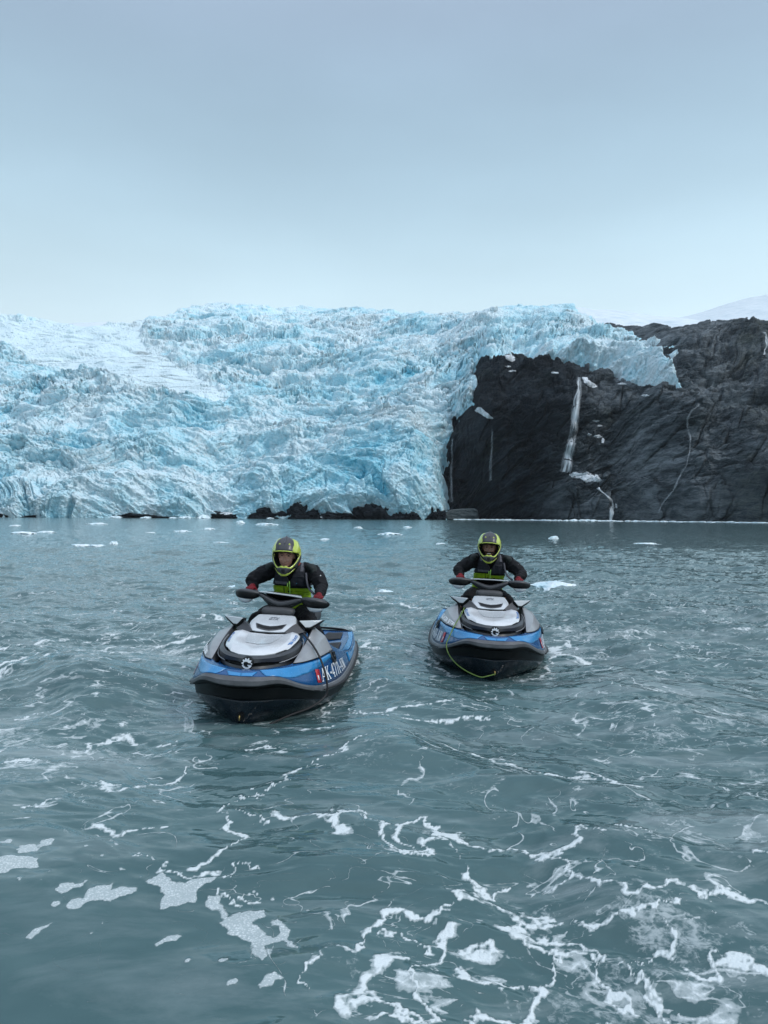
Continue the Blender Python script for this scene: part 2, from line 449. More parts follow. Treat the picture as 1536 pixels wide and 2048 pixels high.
def mat_rock():
    m = NT('dark_slate_rock'); c = m.coord('Object')
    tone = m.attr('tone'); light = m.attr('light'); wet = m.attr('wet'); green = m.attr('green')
    tilt = m.coord('Object', (1, .6, 3.0), (0, R(-24), 0))
    st = m.noise(tilt, .16, 8, .7, .4); fin = m.noise(tilt, 1.1, 6, .7)
    f = m.math('ADD', m.math('MULTIPLY', m.mrange(tone, -.6, .8), .45), m.math('MULTIPLY', m.mrange(st, .35, .68), .55), clamp=True)
    f = m.math('SUBTRACT', f, m.math('MULTIPLY', m.math('SUBTRACT', fin, .5), .7), clamp=True)
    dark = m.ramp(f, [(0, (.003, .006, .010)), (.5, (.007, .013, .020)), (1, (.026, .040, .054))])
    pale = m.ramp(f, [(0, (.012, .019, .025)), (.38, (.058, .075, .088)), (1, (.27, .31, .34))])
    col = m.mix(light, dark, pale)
    col = m.mix(m.math('MULTIPLY', green, m.mrange(st, .42, .6, 0, .6)), col, (.042, .055, .036))
    vein = m.mrange(m.noise(tilt, .35, 5, .75, 1.2), .66, .72)
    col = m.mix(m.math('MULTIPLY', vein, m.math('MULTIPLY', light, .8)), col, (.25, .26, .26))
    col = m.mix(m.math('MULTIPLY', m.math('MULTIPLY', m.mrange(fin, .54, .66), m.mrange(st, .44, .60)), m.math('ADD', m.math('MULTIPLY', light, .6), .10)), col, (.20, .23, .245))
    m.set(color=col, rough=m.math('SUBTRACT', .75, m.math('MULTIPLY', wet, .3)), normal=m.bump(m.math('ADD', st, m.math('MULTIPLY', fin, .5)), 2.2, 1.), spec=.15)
    return m.m
def mat_snow():
    m = NT('old_snow'); c = m.coord('Object')
    f = m.noise(m.coord('Object', (.4, 1, 2)), .05, 6, .6)
    m.set(color=m.ramp(f, [(.3, (.50, .60, .67)), (.55, (.66, .73, .78)), (.75, (.44, .56, .64))]), rough=.7, normal=m.bump(m.noise(c, .2, 5, .6), 2., .6))
    return m.m
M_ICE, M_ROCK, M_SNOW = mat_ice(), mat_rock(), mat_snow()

GTOP = [(-900, 590), (-300, 618), (0, 637), (60, 644), (120, 650), (200, 656), (262, 656), (300, 645), (350, 628), (390, 609), (420, 603), (440, 601), (465, 608), (500, 611), (560, 613), (620, 611),
        (680, 615), (740, 621), (800, 625), (850, 628), (900, 628), (940, 622), (980, 613), (1010, 611), (1060, 610), (1100, 612), (1150, 618), (1200, 626), (1260, 636), (1330, 648), (1450, 665), (2300, 700)]
xs = np.concatenate([np.linspace(-1300, -20, 260), np.linspace(-18, 1400, 1150)])
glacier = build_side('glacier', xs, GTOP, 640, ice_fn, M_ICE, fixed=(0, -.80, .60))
tag(glacier, kind='structure')
RTOP = [(820, 720), (900, 715), (1000, 700), (1100, 690), (1180, 664), (1205, 645), (1240, 648), (1290, 652), (1320, 651), (1350, 655), (1390, 648), (1420, 644), (1470, 640), (1500, 637), (1536, 641), (1700, 620), (2000, 640), (2300, 660)]
xr = np.concatenate([np.linspace(800, 1560, 900), np.linspace(1563, 2300, 160)])
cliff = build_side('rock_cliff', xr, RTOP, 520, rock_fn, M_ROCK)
tag(cliff, kind='structure')

# upper snowfield behind the crest, and the far snowy mountain in the haze
def field(name, pts, Y0, Y1, Zb, mat, amp, seed, nx=260, ny=60, e0=None):
    """hill whose skyline runs through pts at distance Y0, falling towards the camera"""
    x = np.linspace(pts[0][0], pts[-1][0], nx); sk = catmull_x(pts, x)
    top = at(x, sk, np.full(nx, Y0))
    t = np.linspace(0, 1, ny)[:, None]
    base = top.copy(); base[:, 1] = Y1; base[:, 0] *= Y1 / Y0; base[:, 2] = Zb
    V = base[None] * (1 - t[..., None]) + top[None] * t[..., None]
    V[..., 2] += (np.sin(t * PI) * (top[None, :, 2] - Zb) * .10)
    n = fbm2(V[..., 0] / (Y0 * .08), V[..., 1] / (Y0 * .08), 5, seed) * amp
    V[..., 2] += n * (.3 + .7 * (1 - t))
    b1 = V[-1:].copy(); b1[..., 1] += Y0 * .1; b1[..., 2] -= Y0 * .02
    b2 = V[-1:].copy(); b2[..., 1] += Y0 * .4; b2[..., 2] -= Y0 * .2
    V = np.concatenate([V, b1, b2])
    o = np_mesh(name, V, grid_faces(V.shape[0], nx), mat); tag(o, kind='structure'); return o
def catmull_x(pts, x):
    P = catmull(np.array(pts, float), 8); return np.interp(x, P[:, 0], P[:, 1])
field('snow_field', [(-700, 620), (-300, 628), (0, 650), (120, 647), (160, 645), (230, 645), (330, 655), (600, 690)], 1600, 1150, 190, M_SNOW, 8, 5)
field('upper_glacier', [(1000, 640), (1100, 622), (1150, 613), (1200, 617), (1260, 624), (1320, 631), (1370, 637), (1430, 645), (1560, 650)], 1300, 950, 190, M_SNOW, 10, 6)
field('snow_mountain', [(1250, 665), (1340, 640), (1400, 624), (1450, 609), (1500, 595), (1536, 588), (1650, 560), (1900, 520), (2300, 560)], 3000, 2200, 420, M_SNOW, 20, 7)
# ================================================================== WATER
def wave_h(x, y):
    """sea surface height in metres; x, y world"""
    r = np.hypot(x, y)
    damp = np.exp(-r / 140.)
    rng = np.random.RandomState(5)
    h = np.zeros(x.shape)
    wx = x + .25 * fbm2(x / 1.9, y / 1.9, 2, 101); wy = y + .25 * fbm2(x / 1.9, y / 1.9, 2, 102)
    calm = sstep(.0, 1., np.hypot((x + 1.6) / 1.7, (y - 2.3) / 1.3))       # lee near the camera boat
    calm = .12 + .88 * calm
    for k in range(34):
        lam = 3.2 * .875 ** k + .10
        th = R(65) + rng.randn() * .75
        ph = rng.rand() * 6.28
        kx, ky = math.cos(th) * 2 * PI / lam, math.sin(th) * 2 * PI / lam
        s = np.sin(wx * kx + wy * ky + ph)
        amp = .0068 * lam ** 1.25
        h = h + amp * (s + .25 * s * s) * (calm if lam < 1.6 else .35 + .65 * calm)
    h = h * (.55 + .75 * sstep(-.4, .5, fbm2(x / 3.1, y / 3.1, 3, 104)))
    # wind ripples: sharp crested, in drifting patches
    c_, s_ = math.cos(R(-12)), math.sin(R(-12)); u = wx * c_ + wy * s_; v = -wx * s_ + wy * c_
    pm = .22 + .78 * sstep(-.25, .35, fbm2(x / 1.3, y / 1.7, 2, 111))
    pm = np.maximum(pm, .9 * sstep(5, 9, r))
    rip = .0150 * (1 - 2 * np.abs(noise2(u / .95, v / .36, 115))) + .0085 * (1 - 2 * np.abs(noise2(u / .42, v / .20, 112))) + .0046 * (1 - 2 * np.abs(noise2(u / .21, v / .105, 113))) + .0016 * noise2(u / .10, v / .05, 114)
    h = h + calm * pm * rip * (1.15 + 1.1 * sstep(4, 12, r)) * (1 + .45 * sstep(0, 2.5, x - .1 * y))
    q = np.zeros(x.shape)           # slack water round the idling hulls
    for cx, cy in ((-.98, 6.3), (1.08, 7.9), (-.9, 7.4), (1.2, 9.0)):
        q = np.maximum(q, np.exp(-(((x - cx) / .95) ** 2 + ((y - cy) / 1.15) ** 2) ** 1.5))
    h = h * (1 - .35 * sstep(25, 60, r))
    return h * damp * (1 - .72 * q) - .06 * q

STROKES = []
def S6(w, *p): STROKES.append((w / 1.714, [(640 + a / 1.714, 1580 + b / 1.714) for a, b in p]))
def S5(w, *p): STROKES.append((w / 2.4, [(a / 2.4, 1700 + b / 2.4) for a, b in p]))
def S7(w, *p): STROKES.append((w / 2.0, [(a / 2.0, 1180 + b / 2.0) for a, b in p]))
def S8(w, *p): STROKES.append((w, [(a, 1400 + b) for a, b in p]))
S6(12, (30, 575), (90, 570), (150, 510), (200, 440), (300, 430), (430, 420), (480, 400)); S6(15, (240, 435), (340, 425), (470, 420))
S6(17, (0, 105), (40, 110), (55, 160)); S6(8, (40, 105), (110, 95), (160, 145))
S6(12, (165, 150), (180, 205), (240, 240), (320, 240), (350, 210), (440, 195), (465, 190), (400, 150), (330, 125), (260, 130), (230, 150), (235, 190), (280, 215))
S6(15, (200, 225), (260, 235), (340, 230))
S6(12, (330, 125), (420, 150), (480, 185), (560, 210), (660, 215), (760, 235), (830, 240), (900, 200), (1000, 215))
S6(14, (380, 140), (440, 165), (520, 195))
S6(10, (475, 210), (490, 265), (500, 320), (560, 350), (620, 360), (640, 340), (680, 315)); S6(22, (480, 310), (530, 320), (590, 350))
S6(14, (500, 350), (500, 380), (540, 380), (620, 395), (700, 415)); S6(14, (720, 430), (850, 440), (950, 460), (1050, 465), (1150, 465), (1250, 470))
S6(15, (780, 330), (850, 320), (900, 360), (960, 380), (1060, 410), (1160, 400), (1210, 385))
S6(18, (670, 450), (710, 495), (790, 545), (850, 550), (900, 560), (940, 610), (960, 660), (990, 700), (1020, 720))
S6(16, (690, 450), (760, 490), (840, 525), (900, 540), (940, 580)); S6(11, (790, 550), (770, 595), (720, 630), (700, 640))
S6(16, (490, 590), (560, 600), (640, 630), (700, 660), (700, 710), (670, 750), (600, 770), (550, 755))
S6(15, (400, 510), (395, 570), (380, 600), (350, 640), (355, 700), (380, 740), (300, 780))
S6(22, (300, 590), (240, 600), (190, 640), (130, 700), (70, 740), (40, 790)); S6(19, (150, 740), (220, 730), (270, 730), (280, 790), (200, 800))
S6(15, (480, 530), (540, 540), (590, 525), (575, 505), (520, 520)); S6(12, (410, 480), (480, 460), (420, 470), (400, 495))
S6(17, (200, 520), (260, 490), (300, 520), (350, 540), (400, 535)); S6(14, (1040, 660), (1070, 610), (1130, 600), (1210, 600), (1220, 560), (1170, 500))
S6(17, (1040, 650), (1090, 690), (1150, 715), (1220, 755), (1290, 780), (1330, 800))
S6(16, (1220, 640), (1290, 655), (1380, 660), (1370, 600), (1400, 620), (1460, 640), (1536, 690)); S6(18, (1250, 400), (1290, 440), (1340, 430), (1420, 440), (1536, 450))
S6(7, (1060, 200), (1120, 210), (1170, 220)); S6(10, (750, 265), (800, 250), (850, 310)); S6(18, (500, 780), (520, 770), (530, 790)); S6(10, (900, 780), (970, 765))
S6(9, (1450, 320), (1536, 345)); S6(10, (1150, 820), (1260, 840), (1400, 850))
S5(14, (820, 80), (840, 110), (950, 125), (1050, 150)); S5(9, (1070, 170), (1190, 145), (1150, 120), (1290, 120)); S5(10, (1055, 225), (1100, 250), (1140, 295))
S5(10, (1220, 295), (1160, 250), (1250, 220)); S5(16, (1490, 540), (1430, 580), (1410, 640), (1405, 700)); S5(12, (690, 62), (712, 70)); S5(10, (735, 45), (758, 68))
S7(13, (870, 910), (950, 860), (1050, 820), (1130, 770), (1170, 740), (1280, 710), (1350, 680), (1400, 650), (1500, 625))
S7(9, (470, 800), (540, 770), (640, 755), (720, 720), (770, 695)); S7(14, (370, 770), (420, 800), (470, 805)); S7(15, (330, 640), (350, 600), (430, 590), (520, 560), (530, 590), (460, 600))
S7(9, (990, 660), (1040, 650), (1100, 650)); S7(12, (1200, 580), (1250, 560), (1330, 545)); S7(12, (1400, 480), (1536, 490)); S7(12, (0, 700), (60, 690), (150, 690)); S7(16, (100, 900), (200, 870), (240, 850))
S7(10, (0, 360), (60, 340), (150, 318), (220, 300), (330, 282), (440, 268), (580, 255), (760, 232)); S7(8, (20, 520), (90, 505), (170, 500)); S7(8, (600, 610), (700, 600), (760, 590))
S8(10, (440, 240), (475, 280), (440, 320), (410, 330)); S8(9, (550, 235), (600, 235), (650, 240), (680, 265)); S8(8, (170, 265), (250, 275), (340, 262)); S8(5, (480, 225), (520, 245))
S8(3.5, (770, 30), (850, 38), (980, 38)); S8(4, (640, 20), (672, -20), (700, -50), (714, -95)); S8(4, (392, -8), (400, 6), (420, 22)); S8(4, (1104, -92), (1094, -66), (1066, -46)); S8(3.5, (866, -92), (878, -68), (900, -52)); S8(12, (1106, -108), (1140, -92), (1176, -78)); S8(7, (1112, -118), (1160, -100)); S8(5, (770, -185), (820, -180), (862, -170)); S8(5, (800, -205), (850, -200)); S8(6, (396, -150), (418, -158), (440, -150)); S8(7, (0, -50), (90, -80), (200, -100), (300, -112), (385, -118)); S8(6, (0, -95), (110, -112), (230, -128)); S8(5, (40, -160), (150, -165), (260, -170)); S8(4, (1080, -215), (1130, -205), (1200, -200)); S8(4, (715, -120), (735, -100), (760, -96)); S8(5, (700, 10), (760, 25), (900, 8)); S8(7, (890, 100), (960, 120), (1060, 150), (1180, 180), (1260, 200)); S8(9, (1160, 160), (1210, 185), (1270, 200))
BLOBS5 = [
 [(700, 185), (770, 130), (850, 185), (1000, 155), (1050, 165), (940, 210), (945, 240), (935, 270), (880, 285), (760, 320), (790, 240), (760, 200)],
 [(980, 260), (1000, 235), (1055, 235), (1065, 290), (1100, 335), (1150, 305), (1270, 290), (1295, 320), (1210, 360), (1260, 400), (1310, 440), (1345, 410), (1345, 380), (1290, 360), (1335, 335), (1385, 390), (1385, 430), (1430, 510), (1380, 480), (1370, 450), (1320, 465), (1275, 490), (1280, 560), (1260, 590), (1225, 550), (1205, 510), (1190, 460), (1120, 430), (1055, 380), (1075, 340), (1050, 305), (980, 290)],
 [(320, 330), (330, 295), (400, 270), (440, 225), (545, 200), (520, 240), (600, 210), (655, 210), (640, 240), (520, 295), (490, 285), (420, 300), (370, 335)],
 [(245, 250), (285, 215), (380, 205), (430, 185), (380, 225), (290, 262)], [(-90, 120), (50, 90), (185, 95), (180, 135), (60, 150), (10, 170), (-80, 180)],
 [(100, 465), (150, 430), (250, 400), (180, 450), (130, 472)], [(725, 490), (850, 435), (872, 445), (850, 465), (760, 500)], [(1235, 700), (1265, 650), (1320, 628), (1355, 650), (1310, 685), (1240, 712)],
 [(-60, 20), (0, 10), (60, 0), (40, 30)]]
DOTS5 = [(900, 577, 25), (1068, 573, 28), (1110, 685, 32), (265, 310, 28), (437, 448, 12), (580, 130, 15), (500, 400, 8), (95, 205, 15), (195, 210, 12), (490, 75, 12), (410, 30, 12), (220, 5, 40), (1305, 240, 16), (130, 45, 60), (960, 505, 8), (240, 160, 8), (1520, 550, 20), (680, 160, 8)]

def foam_mask(x, y):
    wx = x + .06 * fbm2(x / .20, y / .20, 5, 201, .62) + .07 * fbm2(x / .6, y / .6, 2, 205); wy = y + .06 * fbm2(x / .20, y / .20, 5, 202, .62) + .05 * fbm2(x / .6, y / .6, 2, 206)
    f = np.zeros(x.shape, np.float32)
    for w, pts in STROKES:
        pts = catmull(np.array(pts, float), 3)
        P = on_water(pts[:, 0], pts[:, 1])[:, :2]
        D = P[:, 1].mean(); ww = w * D / FPX * .92
        x0, y0 = P.min(0) - ww * 3; x1, y1 = P.max(0) + ww * 3
        m = (wx > x0) & (wx < x1) & (wy > y0) & (wy < y1)
        if not m.any(): continue
        d = seg_dist(wx[m], wy[m], [tuple(q) for q in P])
        var = .80 + .65 * noise2(wx[m] / .30, wy[m] / .30, 203) + .5 * noise2(wx[m] / .09, wy[m] / .09, 204)
        f[m] = np.maximum(f[m], np.clip(1.05 - .52 * d / (ww * np.clip(var, .25, 2)), 0, 1))
    wx = x + .012 * fbm2(x / .05, y / .05, 3, 201); wy = y + .012 * fbm2(x / .05, y / .05, 3, 202)
    b = np.zeros(x.shape, np.float32)
    polys = [[(a / 2.4, 1700 + c / 2.4) for a, c in q] for q in BLOBS5]
    for cx, cy, r in DOTS5:
        polys.append([((cx + r * math.cos(t)) / 2.4, 1700 + (cy + r * .45 * math.sin(t) - r * .3 * math.cos(t)) / 2.4) for t in np.linspace(0, 6.28, 9)[:-1]])
    for q in polys:
        q = np.array(q); P = on_water(q[:, 0], q[:, 1])[:, :2]
        x0, y0 = P.min(0) - .1; x1, y1 = P.max(0) + .1
        m = (wx > x0) & (wx < x1) & (wy > y0) & (wy < y1)
        if m.any():
            b[m] = np.maximum(b[m], sstep(-.012, .012, sdist(wx[m], wy[m], [tuple(c) for c in P])))
    return f, b

def zone(x, y, cx, cy, sx, sy, rot=0.):
    c, s = math.cos(rot), math.sin(rot)
    u = ((x - cx) * c + (y - cy) * s) / sx; v = (-(x - cx) * s + (y - cy) * c) / sy
    return np.exp(-(u * u + v * v))

def build_water():
    r = [1.2]
    while r[-1] < 20000:
        q = r[-1]
        g = .0048 if q < 12 else (.0065 if q < 40 else (.02 if q < 300 else .08))
        r.append(q * (1 + g))
    r = np.array(r)
    a = np.concatenate([np.linspace(-180, -46, 60)[:-1], np.linspace(-46, -31, 60)[:-1], np.linspace(-31, 31, 760)[:-1], np.linspace(31, 46, 60)[:-1], np.linspace(46, 180, 60)[:-1]])
    A, Rr = np.meshgrid(R(1) * a, r)
    X = Rr * np.sin(A); Y = Rr * np.cos(A)
    near = Rr < 260
    Z = np.zeros(X.shape)
    Z[near] = wave_h(X[near], Y[near])
    F0 = np.zeros(X.shape, np.float32); B0 = F0.copy()
    nr = (Rr < 14) & (Y > 1)
    f, b = foam_mask(X[nr], Y[nr]); F0[nr] = f; B0[nr] = b
    Z += .003 * B0 + .003 * np.clip(F0, 0, 1)
    # lace foam zones (world metres)
    Zn = np.zeros(X.shape)
    for c in [(1.0, 2.6, 1.1, .8, 0, 1.0), (.2, 2.5, .6, .5, 0, .9), (1.9, 3.4, 1.4, .8, .2, .8), (2.6, 5.5, 1.6, 2.2, .3, .75), (-2.2, 5.2, 1.3, 1.6, -.5, .9), (-2.6, 4.0, .9, .8, 0, .7), (-3.2, 8.3, 3.0, 1.7, .1, .85), (-2.7, 6.2, 1.4, 1.0, 0, .6), (.3, 4.6, 1.3, .7, 0, .5),
              (.2, 9.5, 1.6, 2.5, 0, .9), (.5, 13.5, 1.8, 3.5, 0, .8), (2.5, 9.0, 2.0, 1.6, .3, .85), (3.2, 13.0, 2.5, 4.0, 0, .55), (-1.0, 7.5, .9, 1.5, 0, .6), (2.0, 7.2, 1.2, .8, .4, .8), (4.2, 8.0, 2.0, 2.5, 0, .6), (-5, 14, 5, 4, 0, .45), (-.3, 6.6, .6, 1.2, 0, .55), (-1.9, 7.9, .5, .5, 0, 1.0), (3.4, 6.6, 1.8, 1.6, 0, .7), (5.5, 11, 3.0, 3.5, 0, .6), (-4.5, 10.5, 2.5, 2.2, 0, .6), (1.9, 7.6, .8, .6, 0, .9), (2.2, 8.6, .7, 1.2, 0, .95)]:
        Zn = np.maximum(Zn, c[5] * zone(X, Y, *c[:5]))
    Zn *= sstep(-.15, 1., np.hypot((X + 1.5) / 1.5, (Y - 2.2) / 1.0) - .3)
    V = np.stack([X, Y, Z], -1)
    F = grid_faces(len(r), len(a), wrap=True)
    n = V.shape[0] * V.shape[1]
    V = np.concatenate([V.reshape(-1, 3), [[0, 0, 0]]])
    o = np_mesh('water', V, F, None)
    # close the middle under the camera
    bm = bmesh.new(); bm.from_mesh(o.data); bm.verts.ensure_lookup_table()
    k = len(a)
    for j in range(k):
        bm.faces.new((bm.verts[n], bm.verts[(j + 1) % k], bm.verts[j])).smooth = True
    bmesh.ops.recalc_face_normals(bm, faces=bm.faces)
    bm.to_mesh(o.data); bm.free()
    if o.data.polygons[1000].normal.z < 0: o.data.flip_normals()
    for nm, arr in (('foam', F0), ('bubbles', B0), ('lace', Zn), ('crest', Z)):
        vattr(o, nm, np.concatenate([arr.ravel(), [0]]))
    vattr(o, 'far', np.concatenate([Rr.ravel(), [0]]))
    vattr(o, 'still', np.concatenate([1 - sstep(.3, 1.25, np.hypot((X + 1.7) / 1.7, (Y - 2.35) / 1.25)).ravel(), [0]]))
    return o

def mat_water():
    m = NT('silty_sea_water'); c = m.coord('Object')
    far = m.attr('far'); still = m.attr('still')
    # --- foam
    warp = m.noise(c, 2.2, 4, .6, 0, col=True)
    wv = m.n('ShaderNodeVectorMath', operation='MULTIPLY_ADD'); m.l(warp, wv.inputs[0]); wv.inputs[1].default_value = (.55, .55, 0); m.l(c, wv.inputs[2])
    W = wv.outputs[0]
    def lines(scale, dist, v=c):
        n_ = m.noise(v, scale, 3, .55, dist)
        return m.math('MULTIPLY', m.math('ABSOLUTE', m.math('SUBTRACT', n_, .5)), 1.6)
    e1 = lines(1.15, 1.6); e2 = lines(3.1, 1.3, m.coord('Object', (.8, 1.3, 1)))
    brk = m.noise(c, 3.2, 5, .65)
    finen = m.noise(c, 26, 5, .7)
    lace = m.attr('lace')
    lw = m.math('MULTIPLY', lace, m.mrange(brk, .47, .66))
    l1 = m.math('SUBTRACT', 1., m.math('DIVIDE', e1, m.math('MAXIMUM', m.math('MULTIPLY', lw, .17), .0001)))
    l2 = m.math('SUBTRACT', .62, m.math('DIVIDE', e2, m.math('MAXIMUM', m.math('MULTIPLY', lw, .20), .0001)))
    lc = m.math('MAXIMUM', m.math('MULTIPLY', l1, .9), l2)
    st = m.attr('foam')
    def rdg(v, scale, dist, k=3.2):
        return m.math('SUBTRACT', 1., m.math('MULTIPLY', m.math('ABSOLUTE', m.math('SUBTRACT', m.noise(v, scale, 3, .55, dist), .5)), k))
    p1 = rdg(c, 4.5, 1.2, 4.); p2 = rdg(W, 11, .9, 4.); p3 = rdg(c, 27, .6, 3.6)
    pat = m.math('ADD', m.math('MULTIPLY', p1, .34), m.math('ADD', m.math('MULTIPLY', p2, .34), m.math('MULTIPLY', p3, .20)))
    pat = m.math('ADD', pat, m.math('MULTIPLY', m.math('SUBTRACT', finen, .5), .45))
    dens = m.math('MAXIMUM', m.math('MULTIPLY', st, .93), m.math('MULTIPLY', m.math('MAXIMUM', lc, 0.), .66))
    # broad drifts of thin froth in the churned areas
    drift = m.math('MULTIPLY', m.mrange(m.noise(W, 1.3, 4, .6), .42, .70), m.math('MULTIPLY', lace, .55))
    dens = m.math('MAXIMUM', dens, drift)
    raw = m.math('ADD', pat, m.math('MULTIPLY', dens, 1.15))
    foam = m.math('MULTIPLY', m.math('ADD', m.mrange(raw, .90, 1.18, 0, .38, True), m.mrange(raw, 1.16, 1.55, 0, .46, True)), m.math('GREATER_THAN', dens, .03))
    # bubbly rafts
    cells = m.vor(c, 105, 'F1'); bub = m.attr('bubbles')
    bubm = m.mrange(m.math('ADD', bub, m.math('MULTIPLY', m.math('SUBTRACT', finen, .5), 1.1)), .42, .72)
    bubm = m.math('MULTIPLY', bubm, m.math('SUBTRACT', .80, m.math('MULTIPLY', m.mrange(m.math('ADD', cells, m.math('MULTIPLY', m.math('SUBTRACT', finen, .5), 1.4)), .15, .55), .28)))
    # streaky film of thin foam on the water, along the wind
    film = m.mrange(m.noise(m.coord('Object', (.55, 1.6, 1), (0, 0, R(-12))), 1.5, 7, .66, .7), .50, .74, 0, .34)
    film = m.math('MULTIPLY', film, m.math('ADD', .35, m.math('MULTIPLY', lace, .9)))
    # small white ripple glints, painted into the water colour like foam flecks
    gl = m.mrange(m.noise(m.coord('Object', (1, 2.3, 1), (0, 0, R(8))), 6.5, 5, .66, .4), .57, .70, 0, .60, True)
    gl = m.math('MULTIPLY', gl, m.math('MULTIPLY', m.mrange(far, 3.5, 7), m.mrange(far, 14, 70, 1, .25)))
    gl = m.math('MULTIPLY', gl, m.mrange(brk, .38, .60, .15, 1.))
    film = m.math('MAXIMUM', film, gl)
    tot = m.math('MAXIMUM', m.math('MAXIMUM', foam, bubm), film, clamp=True)
    wcol = m.mix(m.mrange(m.noise(c, .7, 4, .6), .35, .65), (.047, .097, .103), (.070, .130, .136))
    fcol = m.mix(m.math('MULTIPLY', m.mrange(cells, .1, .6), m.math('ADD', .25, m.math('MULTIPLY', bubm, .45)), clamp=True), (.76, .81, .83), (.50, .58, .60))
    col = m.mix(tot, wcol, fcol)
    # --- ripples
    r1 = m.noise(m.coord('Object', (1.0, 1.5, 1), (0, 0, R(-14))), 3.4, 2, .5, .4)
    r2 = m.noise(m.coord('Object', (1.0, 1.7, 1), (0, 0, R(10))), 13, 1, .5, .2)
    r3 = m.noise(m.coord('Object', (1, 1.6, 1)), .9, 2, .5, .3)
    nearf = m.mrange(far, 3, 40, 1, .0); live = m.math('SUBTRACT', 1., m.math('MULTIPLY', still, .93))
    h = m.math('ADD', m.math('MULTIPLY', r1, m.mrange(far, 3, 14, .010, .036)), m.math('MULTIPLY', r2, m.mrange(far, 2, 10, .0016, .0042)))
    h = m.math('ADD', h, m.math('MULTIPLY', m.math('MULTIPLY', r3, .05), m.mrange(far, 6, 60, .3, 1.)))
    h = m.math('MULTIPLY', h, live)
    h = m.math('ADD', h, m.math('MULTIPLY', m.math('MAXIMUM', foam, bubm), m.math('ADD', .004, m.math('MULTIPLY', cells, -.002))))
    nrm = m.bump(h, 1.0, 1.0)
    m.set(color=col, rough=m.math('ADD', m.mrange(far, 5, 120, .018, .06), m.math('MULTIPLY', tot, .5)), ior=1.333, normal=nrm)
    return m.m
water = build_water(); water.data.materials.append(mat_water()); tag(water, kind='structure')
# ================================================================== SMALL MATERIALS
def plain(name, color, rough=.4, metal=0., coat=0., nscale=0, namp=.0, bumpd=0., spec=.5):
    m = NT(name)
    c = m.coord('Object'); n = m.noise(c, nscale or 14, 4, .6)
    lo = tuple(v * (1 - namp) for v in color); hi = tuple(min(1, v * (1 + namp)) for v in color)
    col = m.mix(m.mrange(n, .35, .65), lo, hi)
    # spray drops and salt film
    sp = m.mrange(m.noise(c, 90, 2, .5), .62, .72)
    m.set(color=col, rough=m.math('ADD', rough, m.math('MULTIPLY', sp, .12)), metal=metal, coat=coat, spec=spec)
    if bumpd: m.set(normal=m.bump(m.noise(c, 160, 3, .6), bumpd, .7))
    return m.m
M = dict(
    blue=plain('deep_blue_gelcoat', (.001, .060, .19), .22, coat=.1, namp=.08),
    sky=plain('light_blue_gelcoat', (.022, .20, .45), .22, coat=.1, namp=.05),
    grey=plain('satin_grey_panel', (.24, .25, .265), .34, coat=.2, namp=.06),
    white=plain('white_gelcoat', (.60, .62, .65), .22, coat=.5, namp=.04),
    offwhite=plain('cool_white_panel', (.52, .55, .58), .25, coat=.4, namp=.04),
    dgrey=plain('charcoal_plastic', (.034, .036, .041), .38, namp=.12, bumpd=.0015),
    bump=plain('scuffed_grey_bumper', (.078, .082, .09), .48, namp=.25, nscale=9, bumpd=.002),
    black=plain('black_plastic', (.003, .0035, .0045), .45, namp=.1, spec=.25),
    hull=plain('dark_hull', (.006, .011, .018), .25, coat=.1, spec=.35, namp=.15),
    rubber=plain('black_rubber', (.010, .010, .011), .6, namp=.1, bumpd=.002),
    pad=plain('grey_vinyl_pad', (.045, .047, .052), .55, namp=.1, bumpd=.002),
    mat_=plain('grooved_foam_mat', (.022, .024, .027), .8, namp=.2, bumpd=.003),
    metal=plain('polished_metal', (.55, .55, .53), .25, metal=1.),
    brass=plain('brass', (.55, .40, .15), .35, metal=1.),
    red=plain('red_sticker', (.42, .012, .025), .35, namp=.08),
    letter=plain('white_lettering', (.80, .82, .84), .4),
    bluel=plain('blue_lettering', (.06, .17, .42), .4),
    greyl=plain('grey_lettering', (.16, .18, .21), .4),
    greenrope=plain('green_rope', (.10, .17, .03), .7, nscale=120, namp=.35),
    blackrope=plain('black_rope', (.012, .012, .014), .7, nscale=120, namp=.3),
)

# ================================================================== JET SKI
OY = 1.6     # local y = distance from the bow - OY
def loc(P):
    P = np.array(P, float); P = P.copy(); P[..., 1] -= OY; return P
def refine(net, nu=6, nv=6, lin_u=False, lin_v=False):
    net = np.asarray(net, float)
    def lin(P, n):
        k = len(P); t = np.linspace(0, k - 1, (k - 1) * n + 1); i = np.minimum(t.astype(int), k - 2)
        f = (t - i).reshape((-1,) + (1,) * (P.ndim - 1)); return P[i] * (1 - f) + P[i + 1] * f
    net = lin(net, nu) if lin_u else catmull(net, nu)
    net = np.swapaxes(net, 0, 1)
    net = lin(net, nv) if lin_v else catmull(net, nv)
    return np.swapaxes(net, 0, 1)
def solid(o, t, off=-1, bevel=0):
    md = o.modifiers.new('Solidify', 'SOLIDIFY'); md.thickness = t; md.offset = off; md.use_rim = True
    if bevel:
        b = o.modifiers.new('Bevel', 'BEVEL'); b.width = bevel; b.segments = 2; b.limit_method = 'ANGLE'; b.angle_limit = R(40)
    return o
def fix_up(o, ref=None):
    """make normals point outward / up on an open sheet"""
    me = o.data; s = sum((p.normal.z + .0) * p.area for p in me.polygons)
    if ref is not None:
        s = sum(p.normal.dot(p.center - Vector(ref)) * p.area for p in me.polygons)
    if s < 0: me.flip_normals()
    return o
